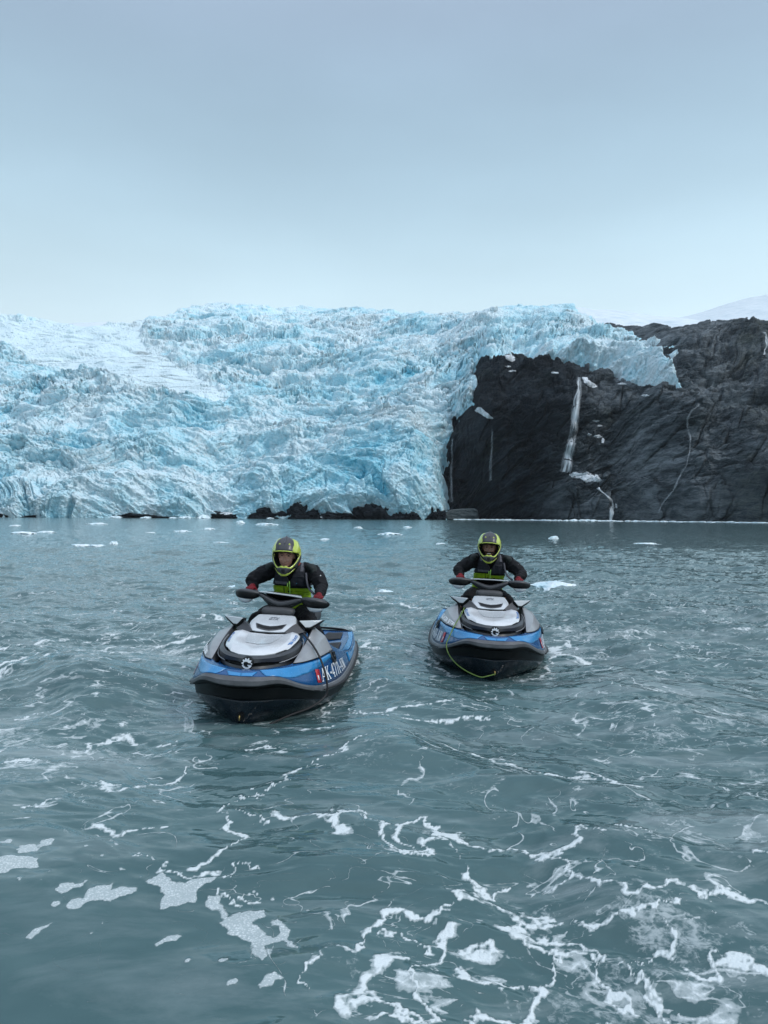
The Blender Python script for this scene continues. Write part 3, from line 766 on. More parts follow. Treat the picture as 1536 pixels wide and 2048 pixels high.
def patch(name, net, mat, parent, nu=6, nv=6, lin_u=False, lin_v=False, thick=.008, sm=35, flip=1, ref=(0, 0, 0.1), full=False, bevel=0):
    """net rows x cols x (x, s, z); full = mirror at x = 0 into one sheet"""
    G = refine(net, nu, nv, lin_u, lin_v)
    if full:
        Gm = G[:, ::-1].copy(); Gm[..., 0] *= -1
        G = np.concatenate([Gm[:, :-1], G], 1)
    else:
        G = G.copy(); G[..., 0] *= flip
    o = np_mesh(name, loc(G).reshape(-1, 3), grid_faces(G.shape[0], G.shape[1]), mat, parent, smooth=sm)
    fix_up(o, ref)
    if thick: solid(o, thick, bevel=bevel)
    return o
def extrude_poly(name, pts, vec, mat, parent, bevel=.004, sm=30):
    """closed outline pts (x, s, z) extruded by vec"""
    bm = bmesh.new(); P = loc(pts)
    vs = [bm.verts.new(p) for p in P]; f = bm.faces.new(vs)
    r = bmesh.ops.extrude_face_region(bm, geom=[f])
    for v in r['geom']:
        if isinstance(v, bmesh.types.BMVert): v.co += Vector(vec)
    bmesh.ops.recalc_face_normals(bm, faces=bm.faces)
    me = bpy.data.meshes.new(name); bm.to_mesh(me); bm.free()
    o = link_mesh(name, me, mat, parent, smooth=sm)
    if bevel:
        b = o.modifiers.new('Bevel', 'BEVEL'); b.width = bevel; b.segments = 2; b.limit_method = 'ANGLE'
    return o
def tube_mesh(pts, rad, nseg=8, sub=5, cap=True, smooth_curve=True):
    P = catmull(np.array(pts, float), sub) if smooth_curve and len(pts) > 2 else np.array(pts, float)
    n = len(P)
    rr = np.interp(np.linspace(0, 1, n), np.linspace(0, 1, len(rad)), rad) if hasattr(rad, '__len__') else np.full(n, rad)
    T = np.gradient(P, axis=0); T /= np.linalg.norm(T, axis=1, keepdims=True) + 1e-9
    up = np.array([0, 0, 1.]) if abs(T[0, 2]) < .9 else np.array([1., 0, 0])
    V = []
    for i in range(n):
        a = np.cross(T[i], up); a /= np.linalg.norm(a) + 1e-9; b = np.cross(a, T[i]); up = b
        th = np.arange(nseg) / nseg * 2 * PI
        V.append(P[i] + rr[i] * (np.cos(th)[:, None] * a + np.sin(th)[:, None] * b))
    V = np.array(V).reshape(-1, 3); F = grid_faces(n, nseg, wrap=True)
    V = np.concatenate([V, P[:1], P[-1:]])
    c0, c1 = n * nseg, n * nseg + 1
    C = [[c0, (j + 1) % nseg, j, j] for j in range(nseg)] + [[c1, (n - 1) * nseg + j, (n - 1) * nseg + (j + 1) % nseg] * 1 + [(n - 1) * nseg + (j + 1) % nseg] for j in range(nseg)]
    return V, F, C
def tube(name, pts, rad, mat, parent=None, nseg=8, sub=5, local=True, smooth_curve=True):
    if local: pts = loc(pts)
    V, F, C = tube_mesh(pts, rad, nseg, sub, smooth_curve=smooth_curve)
    bm = bmesh.new(); vs = [bm.verts.new(v) for v in V]
    for f in F: bm.faces.new([vs[i] for i in f])
    for c in C: bm.faces.new([vs[i] for i in c[:3]])
    bmesh.ops.recalc_face_normals(bm, faces=bm.faces)
    me = bpy.data.meshes.new(name); bm.to_mesh(me); bm.free()
    return link_mesh(name, me, mat, parent)
def box(name, c, size, mat, parent=None, bevel=.005, rot=None, local=True, seg=2):
    bm = bmesh.new(); bmesh.ops.create_cube(bm, size=1)
    for v in bm.verts: v.co = Vector((v.co.x * size[0], v.co.y * size[1], v.co.z * size[2]))
    if rot: bmesh.ops.rotate(bm, verts=bm.verts, matrix=Euler(rot).to_matrix())
    cc = loc(c) if local else np.array(c, float)
    bmesh.ops.translate(bm, verts=bm.verts, vec=Vector(cc))
    me = bpy.data.meshes.new(name); bm.to_mesh(me); bm.free()
    o = link_mesh(name, me, mat, parent, smooth=35)
    if bevel:
        b = o.modifiers.new('Bevel', 'BEVEL'); b.width = bevel; b.segments = seg; b.limit_method = 'ANGLE'
    return o
def sections(name, secs, mat, parent=None, sub=4, sm=50, local=True, power=2.4, nth=24, caps=True):
    """loft of superellipses; secs = [(center, (rx, rz), axis 'x' or 'y')], lateral loft"""
    C = catmull(np.array([s[0] for s in secs], float), sub); Rr = catmull(np.array([s[1] for s in secs], float), sub)
    ax = secs[0][2]
    th = np.arange(nth) / nth * 2 * PI
    c = np.sign(np.cos(th)) * np.abs(np.cos(th)) ** (2 / power); s = np.sign(np.sin(th)) * np.abs(np.sin(th)) ** (2 / power)
    V = []
    for p, r in zip(C, Rr):
        r = np.maximum(r, 1e-4)
        off = {'x': np.stack([0 * c, r[0] * c, r[1] * s], -1), 'y': np.stack([r[0] * c, 0 * c, r[1] * s], -1), 'z': np.stack([r[0] * c, r[1] * s, 0 * c], -1)}[ax]
        V.append(p + off)
    V = np.array(V)
    if local: V = loc(V)
    n = len(V); k = nth
    F = grid_faces(n, k, wrap=True)
    bm = bmesh.new(); vs = [bm.verts.new(v) for v in V.reshape(-1, 3)]
    for f in F: bm.faces.new([vs[i] for i in f])
    if caps: bm.faces.new(vs[:k][::-1]); bm.faces.new(vs[-k:])
    bmesh.ops.recalc_face_normals(bm, faces=bm.faces)
    me = bpy.data.meshes.new(name); bm.to_mesh(me); bm.free()
    return link_mesh(name, me, mat, parent, smooth=sm)

# feature lines of the hull (x, distance from bow, z)
LA = [(0, .03, .340), (.14, .045, .342), (.28, .11, .336), (.43, .33, .248), (.53, .62, .195), (.60, 1.05, .165), (.62, 1.5, .155), (.61, 2.2, .155), (.57, 2.9, .165), (.52, 3.32, .175)]
LB = [(0, .0, .276), (.14, .015, .281), (.295, .09, .292), (.440, .33, .212), (.546, .61, .150), (.628, 1.05, .118), (.648, 1.5, .108), (.638, 2.2, .108), (.597, 2.9, .118), (.54, 3.34, .13)]
LC = [(0, .13, .150), (.12, .15, .150), (.25, .23, .148), (.41, .43, .118), (.525, .70, .070), (.60, 1.08, .045), (.62, 1.5, .035), (.61, 2.2, .035), (.57, 2.9, .04), (.51, 3.32, .05)]
LD = [(0, .13, .06), (.09, .17, .06), (.205, .27, .055), (.35, .47, .03), (.475, .75, -.005), (.54, 1.15, -.04), (.56, 1.6, -.05), (.55, 2.2, -.06), (.52, 2.9, -.06), (.47, 3.3, -.06)]
LE = [(0, .15, -.02), (0, .20, -.06), (0, .32, -.12), (0, .55, -.18), (0, .9, -.22), (0, 1.3, -.25), (0, 1.7, -.27), (0, 2.2, -.28), (0, 2.9, -.28), (0, 3.3, -.28)]
LG = [(0, .10, .368), (.13, .115, .372), (.25, .19, .376), (.375, .39, .374), (.47, .66, .377), (.53, .98, .382), (.555, 1.34, .345), (.585, 2.2, .235), (.55, 2.9, .25), (.50, 3.28, .275)]
LH = [(0, .19, .362), (.10, .20, .365), (.20, .27, .372), (.32, .42, .384), (.36, .68, .435), (.385, 1.0, .50), (.40, 1.34, .46), (.46, 2.2, .20), (.46, 2.9, .23), (.44, 3.26, .27)]
LK = [(0, .24, .352), (.06, .25, .352), (.13, .31, .35), (.29, .45, .345), (.315, .70, .35), (.32, 1.0, .38), (.30, 1.34, .32), (.26, 2.2, .14), (.28, 2.9, .20), (.30, 3.26, .265)]
LO = [(0, .29, .345), (0, .30, .345), (0, .34, .34), (0, .5, .34), (0, .75, .35), (0, 1.0, .38), (0, 1.34, .30), (0, 2.2, .14), (0, 2.9, .22), (0, 3.26, .265)]
DECK = np.array([LA, LG, LH, LK, LO], float)      # v across, u along
_DS = np.stack([catmull(l, 10) for l in DECK])
def deck_pt(u, v, off=0.):
    """point on the deck skin: u station 0..9, v 0 (rub rail) .. 4 (centre)"""
    def p(u, v):
        u = np.clip(np.asarray(u, float), 0, 9) * 10; v = np.clip(np.asarray(v, float), 0, 3.9999)
        i = np.minimum(u.astype(int), 89); f = (u - i)[..., None]; j = v.astype(int); g = (v - j)[..., None]
        return (_DS[j, i] * (1 - f) + _DS[j, i + 1] * f) * (1 - g) + (_DS[j + 1, i] * (1 - f) + _DS[j + 1, i + 1] * f) * g
    P = p(u, v)
    if off is not 0.:
        a = p(np.asarray(u) + .03, v) - p(np.asarray(u) - .03, v); b = p(u, np.clip(np.asarray(v) + .02, 0, 4)) - p(u, np.clip(np.asarray(v) - .02, 0, 4))
        n = np.cross(a, b); n /= np.linalg.norm(n, axis=-1, keepdims=True) + 1e-9
        n *= np.where((n[..., 2:3] * 1.0 + n[..., 0:1]) < 0, -1, 1)
        P = P + n * off
    return P
def u_of_s(s): return np.interp(s, _DS[0][:, 1], np.arange(91) / 10.)
def cdt_fill(poly, step):
    """fine triangulation inside a 2d outline"""
    q = []
    for i in range(len(poly)):
        a = np.array(poly[i], float); b = np.array(poly[(i + 1) % len(poly)], float)
        n = max(1, int(np.max(np.abs(b - a) / step)))
        for k in range(n): q.append(tuple(a + (b - a) * k / n))
    q = np.array(q); mn, mx_ = q.min(0), q.max(0)
    gx, gy = np.meshgrid(np.arange(mn[0], mx_[0], step[0]), np.arange(mn[1], mx_[1], step[1]))
    ins = sdist(gx / step[0], gy / step[1], [(a / step[0], b / step[1]) for a, b in q]) > .35
    pts = np.concatenate([q, np.stack([gx[ins], gy[ins]], -1)])
    r = delaunay_2d_cdt([Vector(p) for p in pts], [], [list(range(len(q)))], 1, 1e-6)
    return np.array([tuple(v) for v in r[0]]), r[2]
def decal(name, poly, mat, parent, off=.004, thick=.003, flip=1, step=(.12, .12)):
    V, F = cdt_fill(poly, step)
    P = deck_pt(V[:, 0], V[:, 1], off); P[:, 0] *= flip
    me = bpy.data.meshes.new(name); me.from_pydata(loc(P).tolist(), [], [list(f) for f in F]); me.update()
    o = link_mesh(name, me, mat, parent, smooth=40); fix_up(o, (0, 0, .1)); solid(o, thick); return o

# serif capitals drawn as strokes: (x1, y1, x2, y2, width)
GL = {
 'A': (.95, [(.12, 0, .48, 1, .07), (.48, 1, .84, 0, .16), (.24, .34, .70, .34, .07), (0, .02, .26, .02, .06), (.68, .02, 1.0, .02, .06)]),
 'K': (.95, [(.20, 0, .20, 1, .16), (.28, .42, .80, .98, .07), (.42, .55, .84, .02, .16), (.04, .02, .38, .02, .06), (.04, .98, .38, .98, .06), (.66, .98, .94, .98, .06), (.68, .02, 1.0, .02, .06)]),
 '-': (.45, [(.06, .42, .38, .42, .14)]),
 '4': (.68, [(.44, 0, .44, 1, .15), (.44, 1, .03, .32, .07), (.02, .29, .66, .29, .09), (.28, .02, .60, .02, .06)]),
 '7': (.66, [(.05, .94, .62, .94, .13), (.60, .92, .26, 0, .14), (.06, .76, .06, 1, .05)]),
 '1': (.48, [(.24, 0, .24, 1, .16), (.24, .98, .06, .84, .08), (.06, .02, .42, .02, .06)]),
 'W': (1.15, [(.14, .98, .36, 0, .15), (.36, 0, .58, .9, .07), (.56, .98, .78, 0, .15), (.78, 0, 1.0, .98, .07), (0, .98, .28, .98, .06), (.42, .98, .7, .98, .06), (.88, .98, 1.14, .98, .06)]),
 '6': (.66, [(.48, .96, .16, .62, .13), (.14, .62, .12, .28, .15), (.12, .28, .32, .05, .12), (.32, .05, .54, .25, .13), (.54, .25, .52, .42, .14), (.52, .42, .30, .56, .1), (.30, .56, .14, .46, .08)]),
 '8': (.66, [(.32, .95, .52, .78, .12), (.52, .78, .32, .54, .12), (.32, .54, .12, .76, .12), (.12, .76, .32, .95, .12), (.32, .54, .56, .26, .13), (.56, .26, .32, .05, .12), (.32, .05, .08, .26, .13), (.08, .26, .32, .54, .13)]),
 '0': (.66, [(.32, .95, .54, .68, .11), (.54, .68, .54, .32, .16), (.54, .32, .32, .05, .11), (.32, .05, .10, .32, .11), (.10, .32, .10, .68, .16), (.10, .68, .32, .95, .11)]),
}
def serif_text(txt):
    V, F, x = [], [], 0.
    for ch in txt:
        w, st = GL[ch]
        for x1, y1, x2, y2, t in st:
            dx, dy = x2 - x1, y2 - y1; l = math.hypot(dx, dy); nx, ny = -dy / l * t / 2, dx / l * t / 2
            b = len(V); k = 4
            for i in range(k + 1):
                f = i / k
                V += [(x + x1 + dx * f + nx, y1 + dy * f + ny), (x + x1 + dx * f - nx, y1 + dy * f - ny)]
            F += [(b + 2 * i, b + 2 * i + 1, b + 2 * i + 3, b + 2 * i + 2) for i in range(k)]
        x += w + .12
    return np.array(V), F, x
def font_text(txt, size=1.0, bold=.0, shear=0.):
    cu = bpy.data.curves.new('t', 'FONT'); cu.body = txt; cu.size = size; cu.offset = bold; cu.shear = shear; cu.resolution_u = 2
    o = bpy.data.objects.new('t', cu); COL.objects.link(o)
    bpy.context.view_layer.update()
    me = o.evaluated_get(bpy.context.evaluated_depsgraph_get()).to_mesh()
    V = np.array([v.co[:2] for v in me.vertices]); F = [tuple(p.vertices) for p in me.polygons]
    o.to_mesh_clear(); bpy.data.objects.remove(o)
    return V, F, V[:, 0].max()
def mapped(name, V, F, fn, mat, parent, thick=.002, ref=(0, 0, .1)):
    P = fn(V[:, 0], V[:, 1])
    me = bpy.data.meshes.new(name); me.from_pydata(loc(P).tolist(), [], [list(f) for f in F]); me.update()
    o = link_mesh(name, me, mat, parent, smooth=False); fix_up(o, ref); solid(o, thick); return o

HOOD = np.array([
 [(0, .335, .440), (.10, .355, .443), (.185, .415, .452), (.245, .52, .466), (.262, .545, .462)],
 [(0, .40, .472), (.11, .42, .470), (.195, .47, .474), (.258, .57, .480), (.277, .59, .472)],
 [(0, .52, .482), (.125, .53, .492), (.215, .57, .497), (.272, .66, .500), (.291, .67, .488)],
 [(0, .72, .498), (.14, .73, .508), (.235, .74, .520), (.283, .78, .518), (.302, .79, .502)],
 [(0, .86, .512), (.15, .86, .524), (.225, .86, .543), (.28, .86, .538), (.303, .87, .515)],
 [(0, .93, .520), (.155, .93, .528), (.225, .925, .548), (.275, .91, .540), (.300, .90, .518)]], float)
HOOD[..., 0] *= .955
_HG = refine(HOOD, 8, 8, lin_v=True)
def hood_pt(u, v, off=.003):
    """u 0..5 front to rear, v 0..4 centre to side"""
    i = np.clip(np.asarray(u) * 8, 0, 39.999); j = np.clip(np.asarray(v) * 8, 0, 31.999)
    a = i.astype(int); b = j.astype(int); f = (i - a)[..., None]; g = (j - b)[..., None]
    P = (_HG[a, b] * (1 - f) + _HG[a + 1, b] * f) * (1 - g) + (_HG[a, b + 1] * (1 - f) + _HG[a + 1, b + 1] * f) * g
    P = P.copy(); P[..., 2] += off; P[..., 1] -= off * .3; return P

def make_ski(name, label, loc_, rot, reg, steer, side_words):
    root = empty(name, loc_, rot); root.scale = (.965, 1, 1); tag(root, label, 'jet ski', 'jet skis idling side by side in the bay')
    # hull
    patch('bow_skirt', np.array([LB, np.array(LB) * .5 + np.array(LC) * .5 + [0, .05, .02], LC]), M['black'], root, 5, 8, lin_u=True, full=True, ref=(0, 0, .2))
    hull = patch('hull', np.array([LC, LD, (np.array(LD) + np.array(LE)) / 2 + [0, 0, -.02], LE]), M['hull'], root, 6, 8, lin_u=False, full=True, ref=(0, 0, .2))
    mid = (np.array(LA) + np.array(LB)) / 2 + np.array([(.012 if i > 4 else .004 if i > 0 else 0, -.012 if i < 3 else -.004, .004) for i in range(10)])
    bumper = patch('bumper', np.array([LA, mid, LB]), M['bump'], root, 4, 8, full=True, ref=(0, 0, .1), lin_u=True)
    # bright lip along the rub rail
    rail = np.array(LB)[3:] + [.004, 0, .012]
    for f in (1, -1):
        tube('rub_rail', rail[1:] * [f, 1, 1], [.004, .013, .014, .014, .014, .012], M['rubber'], root, 8, 5)
        top = np.array(LA)[4:] + [.004, 0, -.010]
        tube('rail_trim', top * [f, 1, 1], .0065, M['grey'], root, 6, 5)
    # deck
    deck = patch('deck', DECK, M['blue'], root, 4, 8, lin_u=True, full=True, ref=(0, 0, -.6), sm=28)
    tr = [(0, 3.3, -.28), (.47, 3.3, -.06), (.51, 3.32, .05), (.54, 3.34, .13), (.52, 3.32, .175), (.50, 3.28, .275), (0, 3.27, .27)]
    pts = tr + [(-x, y, z) for x, y, z in tr[-2:0:-1]]
    extrude_poly('transom', pts, (0, .03, 0), M['hull'], root)
    for f in (1, -1):
        decal('stripe', [(.95, 1.15), (1.15, .5), (1.35, .03), (2.15, .04), (3.0, .50), (4, .70), (4.9, .82), (5.25, .88), (5.25, .985), (4, .985), (3.0, 1.02), (2.3, 1.08), (1.5, 1.25)], M['sky'], root, flip=f)
        decal('stripe', [(6.6, .1), (8.9, .12), (8.9, .9), (8.2, .5), (7.2, .75), (6.6, .9)], M['sky'], root, flip=f)
        decal('stripe', [(6.9, 1.1), (8.8, 1.1), (8.8, 1.9), (8.0, 1.6), (7.0, 1.9)], M['sky'], root, flip=f)
        decal('foot_mat', [(6.75, 2.15), (7.75, 2.15), (7.85, 3.3), (6.75, 3.3)], M['mat_'], root, flip=f, thick=.006)
        decal('foot_mat', [(8.05, 2.3), (8.75, 2.3), (8.75, 3.2), (8.05, 3.4)], M['mat_'], root, flip=f, thick=.006)
        decal('registration_sticker', [(float(u_of_s(.535)), .10), (float(u_of_s(.615)), .08), (float(u_of_s(.615)), .62), (float(u_of_s(.535)), .66)], M['red'], root, off=.006, thick=.001, flip=f)
        q = decal('sticker_mark', [(float(u_of_s(.552)), .20), (float(u_of_s(.572)), .20), (float(u_of_s(.572)), .40), (float(u_of_s(.552)), .40)], M['letter'], root, off=.0085, thick=.001, flip=f)
        # registration number
        V, F, wtot = serif_text(reg)
        s0, s1 = .63, 1.60
        def fn(x, y, f=f, wtot=wtot):
            t = x / wtot
            if f < 0: t = 1 - t
            s = s0 + (s1 - s0) * t
            v = .12 + .50 * y
            P = deck_pt(u_of_s(s), v, .0065); P[:, 0] *= f; return P
        mapped('registration_number', V, F, fn, M['letter'], root, .0015)
        # grey side pods and their inner bevel
        outer = [(.325, .405, .386), (.40, .50, .388), (.485, .74, .392), (.542, 1.08, .398)]
        inner = [(.322, .41, .388), (.335, .60, .432), (.352, .86, .492), (.352, 1.22, .565)]
        midl = [(.326, .405, .390), (.375, .55, .422), (.435, .80, .462), (.470, 1.13, .500)]
        patch('side_panel', np.array([outer, midl, inner]), M['grey'], root, 6, 8, lin_u=True, sm=20, flip=f, ref=(0, 0, 0), thick=.02, bevel=.003)
        low = [(.300, .42, .352), (.305, .62, .36), (.312, .88, .38), (.30, 1.24, .42)]
        stepl = [(.322, .44, .380), (.326, .62, .408), (.322, .86, .452), (.325, 1.23, .53)]
        patch('panel_bevel', np.array([inner, stepl, low]), M['dgrey'], root, 4, 6, flip=f, ref=(.5 * f, -.6, 0), thick=.006)
        tube('panel_seam', np.array(outer) * [f, 1, 1] + [.003 * f, -.004, -.001], .004, M['black'], root, 6, 4)
        # back face of the pod, down to the footwell
        patch('pod_end', np.array([[(.542, 1.08, .395), (.56, 1.12, .30)], [(.470, 1.14, .495), (.49, 1.25, .33)], [(.352, 1.23, .56), (.38, 1.40, .33)]]), M['blue'], root, 4, 4, flip=f, ref=(0, -.8, 0), thick=.01)
        # cleat set in the gunwale
        c = extrude_poly('cleat', [(f * .530, .99, .402), (f * .560, 1.0, .345), (f * .585, 1.02, .300), (f * .585, 1.10, .300), (f * .565, 1.14, .350), (f * .530, 1.13, .405)], (-.03 * f, 0, 0), M['dgrey'], root, .004)
        extrude_poly('cleat_slot', [(f * .547, 1.02, .385), (f * .578, 1.035, .325), (f * .578, 1.09, .325), (f * .555, 1.10, .385)], (.005 * f, 0, 0), M['black'], c, .001)
        box('cleat_bar', (f * .565, 1.06, .352), (.012, .07, .012), M['dgrey'], c, .003)
    decal('nose_stripe', [(0, .03), (.62, .03), (.85, .75), (.5, .62), (0, .55)], M['sky'], root)
    decal('nose_stripe', [(0, .03), (.62, .03), (.85, .75), (.5, .62), (0, .55)], M['sky'], root, flip=-1)
    # centre body under the hood
    sections('centre_body', [((0, .42, .40), (.20, .06), 'y'), ((0, .6, .40), (.26, .07), 'y'), ((0, .9, .375), (.28, .10), 'y'), ((0, 1.25, .43), (.22, .15), 'y'), ((0, 1.55, .40), (.17, .17), 'y'), ((0, 1.8, .36), (.17, .17), 'y')], M['dgrey'], root, power=3.2)
    # hood
    hood = patch('hood', HOOD, M['white'], root, 8, 8, lin_v=True, sm=22, full=True, ref=(0, -.9, -.6), thick=.022, bevel=.004)
    for f in (1, -1):
        V, F, w = font_text('SEA-DOO', 1, .02)
        mapped('maker_lettering', V, F, (lambda x, y, f=f, w=w: (lambda P: P * np.array([f, 1, 1]))(hood_pt(1.6 + 2.1 * (x / w if f > 0 else 1 - x / w), 3.45 - .78 * y / .72, .0035))),
               M['bluel'], hood, .001, ref=(0, -.9, -.6))
    V, F = cdt_fill([(2.3, -.8), (2.3, .8), (3.1, 1.0), (3.9, 1.0), (3.9, -1.0), (3.1, -1.0)], (.12, .12))
    mapped('hood_insert', V, F, lambda x, y: hood_pt(x, np.abs(y), .004) * np.stack([np.sign(y + 1e-9), 1 + 0 * y, 1 + 0 * y], -1), M['offwhite'], hood, .001, ref=(0, -.9, -.6))
    # dark cowl round the nose of the hood
    e0 = [(0, .325, .436), (.10, .346, .439), (.188, .405, .448), (.250, .512, .462), (.292, .64, .480), (.308, .80, .50)]
    e1 = [(0, .285, .420), (.10, .308, .424), (.205, .375, .432), (.282, .50, .447), (.318, .65, .464), (.322, .80, .485)]
    e2 = [(0, .270, .384), (.09, .305, .398), (.205, .385, .396), (.290, .51, .400), (.322, .65, .415), (.325, .80, .44)]
    e3 = [(0, .315, .376), (.09, .345, .385), (.195, .42, .38), (.27, .53, .385), (.300, .65, .395), (.31, .80, .41)]
    patch('cowl', np.array([e0, e1, e2, e3]), M['dgrey'], root, 4, 8, lin_u=True, full=True, ref=(0, -.9, .4), thick=.005)
    s0 = [(0, .345, .384), (.09, .365, .39), (.19, .44, .388), (.262, .55, .392), (.295, .65, .40)]
    s1 = [(0, .33, .352), (.09, .35, .354), (.18, .42, .356), (.25, .53, .362), (.285, .64, .37)]
    patch('air_slot', np.array([s0, s1]), M['black'], root, 3, 8, full=True, ref=(0, -.9, .37), thick=.005)
    l0 = [(0, .262, .366), (.10, .292, .372), (.19, .372, .376), (.262, .50, .385), (.30, .65, .40)]
    l1 = [(0, .248, .343), (.10, .278, .347), (.195, .362, .350), (.270, .49, .356), (.31, .65, .37)]
    patch('lower_lip', np.array([s1, l0, l1]), M['dgrey'], root, 3, 8, lin_u=True, full=True, ref=(0, -.8, .3), thick=.005)
    for f in (1, -1):
        patch('cowl_gloss', np.array([[(.255, .505, .458), (.296, .63, .476), (.312, .80, .498)], [(.270, .485, .432), (.312, .63, .452), (.324, .80, .478)], [(.278, .485, .412), (.318, .63, .425), (.328, .80, .455)]]), M['black'], root, 4, 4, flip=f, ref=(0, -.9, .4), thick=.006)
        tube('cowl_edge', np.array([(.215, .40, .385), (.285, .47, .405), (.330, .63, .425), (.335, .80, .475), (.315, .86, .51)]) * [f, 1, 1], .0035, M['grey'], root, 6, 5)
    # round badge: toothed wheel with a dark hook in it
    badge = sections('badge', [((0, .232, .398), (.043, .043), 'y'), ((0, .236, .398), (.047, .047), 'y'), ((0, .262, .402), (.047, .047), 'y')], M['black'], root, 2, power=2, nth=40)
    gear = []
    nt_ = 10
    for i in range(nt_ * 8):
        a = i / (nt_ * 8) * 2 * PI + PI / 2 + .15
        tooth = (i % 8) < 4
        lower = math.sin(a) < -.35
        gear.append((math.cos(a) * (.040 if (tooth or lower) else .031), math.sin(a) * (.040 if (tooth or lower) else .031)))
    V, F = cdt_fill(gear, (.004, .004))
    mapped('badge_wheel', V, F, lambda x, y: np.stack([x, .2285 + 0 * x, .398 + y], -1), M['letter'], badge, .002, ref=(0, 0, .4))
    hook = [(-.006, .012), (.008, .012), (.013, .004), (.032, .003), (.037, -.006), (.030, -.010), (.012, -.008), (.006, -.012), (.020, -.026), (-.004, -.026), (-.020, -.014), (-.022, .002), (-.014, .012)]
    V, F = cdt_fill([(a - .003, b) for a, b in hook], (.004, .004))
    mapped('badge_hook', V, F, lambda x, y: np.stack([x, .2255 + 0 * x, .398 + y], -1), M['black'], badge, .002, ref=(0, 0, .4))
    # console panel in front of the bars
    con = np.array([[(0, .955, .538), (.08, .955, .538), (.145, .965, .540), (.165, .975, .515)], [(0, 1.04, .578), (.10, 1.04, .578), (.178, 1.06, .575), (.198, 1.07, .545)],
                    [(0, 1.14, .604), (.10, 1.14, .604), (.188, 1.15, .600), (.208, 1.16, .565)], [(0, 1.29, .640), (.09, 1.29, .640), (.165, 1.29, .634), (.188, 1.30, .590)]])
    console = patch('console', con, M['offwhite'], root, 5, 5, full=True, ref=(0, -.7, -.4), thick=.012, bevel=.003)
    _CG = refine(con, 8, 8)
    def con_pt(u, v, off):
        i = np.clip(np.asarray(u, float) * 8, 0, 23.99); j = np.clip(np.abs(np.asarray(v, float)) * 8, 0, 23.99); a = i.astype(int); b = j.astype(int); f = (i - a)[..., None]; g = (j - b)[..., None]
        P = (_CG[a, b] * (1 - f) + _CG[a + 1, b] * f) * (1 - g) + (_CG[a, b + 1] * (1 - f) + _CG[a + 1, b + 1] * f) * g
        P = P.copy(); P[..., 0] *= np.sign(np.asarray(v, float) + 1e-9); P[..., 2] += off; P[..., 1] -= off * .5; return P
    vent = [(1.35, -1.35), (.95, -.6), (.82, 0), (.95, .6), (1.35, 1.35), (.45, 1.25), (.18, .5), (.10, 0), (.18, -.5), (.45, -1.25)]
    V, F = cdt_fill(vent, (.15, .15)); mapped('vent', V, F, lambda x, y: con_pt(x, y, .003), M['dgrey'], console, .002, ref=(0, -.7, -.4))
    vent2 = [(1.15, -1.2), (.8, -.6), (.68, 0), (.8, .6), (1.15, 1.2), (.62, 1.12), (.40, .5), (.30, 0), (.40, -.5), (.62, -1.12)]
    V, F = cdt_fill(vent2, (.15, .15)); mapped('vent_slot', V, F, lambda x, y: con_pt(x, y, .0055), M['black'], console, .001, ref=(0, -.7, -.4))
    V, F, w = font_text('GTX', 1, .02, .3)
    mapped('model_lettering', V, F, lambda x, y: con_pt(2.15 + .42 * y / .72, (x / w - .5) * .95, .0035), M['greyl'], console, .001, ref=(0, -.7, -.4))
    # mirrors
    for f in (1, -1):
        mir = extrude_poly('mirror', [(f * .445, 1.16, .628), (f * .235, 1.05, .626), (f * .245, 1.05, .596), (f * .295, 1.07, .553), (f * .340, 1.10, .552), (f * .405, 1.14, .592)], (0, .10, -.008), M['black'], root, .006)
        extrude_poly('mirror_cap', [(f * .436, 1.146, .629), (f * .248, 1.042, .627), (f * .300, 1.060, .571), (f * .338, 1.082, .571)], (0, .03, 0), M['offwhite'], mir, .005)
        extrude_poly('mirror_arm', [(f * .232, 1.04, .612), (f * .195, 1.00, .590), (f * .135, .95, .540), (f * .160, .935, .530), (f * .250, .955, .528), (f * .305, 1.03, .538), (f * .245, 1.04, .590)], (0, .10, -.02), M['dgrey'], root, .008)
    # pad in front of the bars, steering column
    sections('glove_box', [((0, 1.30, .655), (.10, .015), 'y'), ((0, 1.315, .660), (.142, .032), 'y'), ((0, 1.36, .664), (.150, .038), 'y'), ((0, 1.42, .664), (.14, .034), 'y'), ((0, 1.45, .66), (.10, .02), 'y')], M['pad'], root, power=3.4)
    sections('steering_column', [((0, 1.46, .58), (.09, .08), 'z'), ((0, 1.45, .66), (.075, .065), 'z'), ((0, 1.435, .72), (.07, .055), 'z'), ((0, 1.43, .745), (.05, .045), 'z')], M['dgrey'], root, power=2.6)
    sections('console_rear', [((0, 1.30, .53), (.19, .11), 'y'), ((0, 1.45, .50), (.17, .11), 'y'), ((0, 1.60, .43), (.15, .10), 'y')], M['dgrey'], root, power=3)
    # handlebar, turned about its raked column
    hb = tube('handlebar', [(-.40, .085, .070), (-.30, .07, .075), (-.20, .03, .062), (-.09, 0, .012), (0, 0, 0.), (.09, 0, .012), (.20, .03, .062), (.30, .07, .075), (.40, .085, .070)], [.016, .017, .022, .034, .040, .034, .022, .017, .016], M['dgrey'], root, 12, 5, local=False)
    hb.location = (0, 1.42 - OY, .715); hb.rotation_euler = (R(4), R(steer[1]), R(steer[0]))
    sections('bar_cover', [((-.24, .02, .070), (.022, .014), 'x'), ((-.18, .0, .062), (.035, .022), 'x'), ((-.09, -.01, .030), (.045, .028), 'x'), ((0, -.015, .010), (.05, .030), 'x'), ((.09, -.01, .030), (.045, .028), 'x'), ((.18, .0, .062), (.035, .022), 'x'), ((.24, .02, .070), (.022, .014), 'x')], M['dgrey'], hb, local=False)
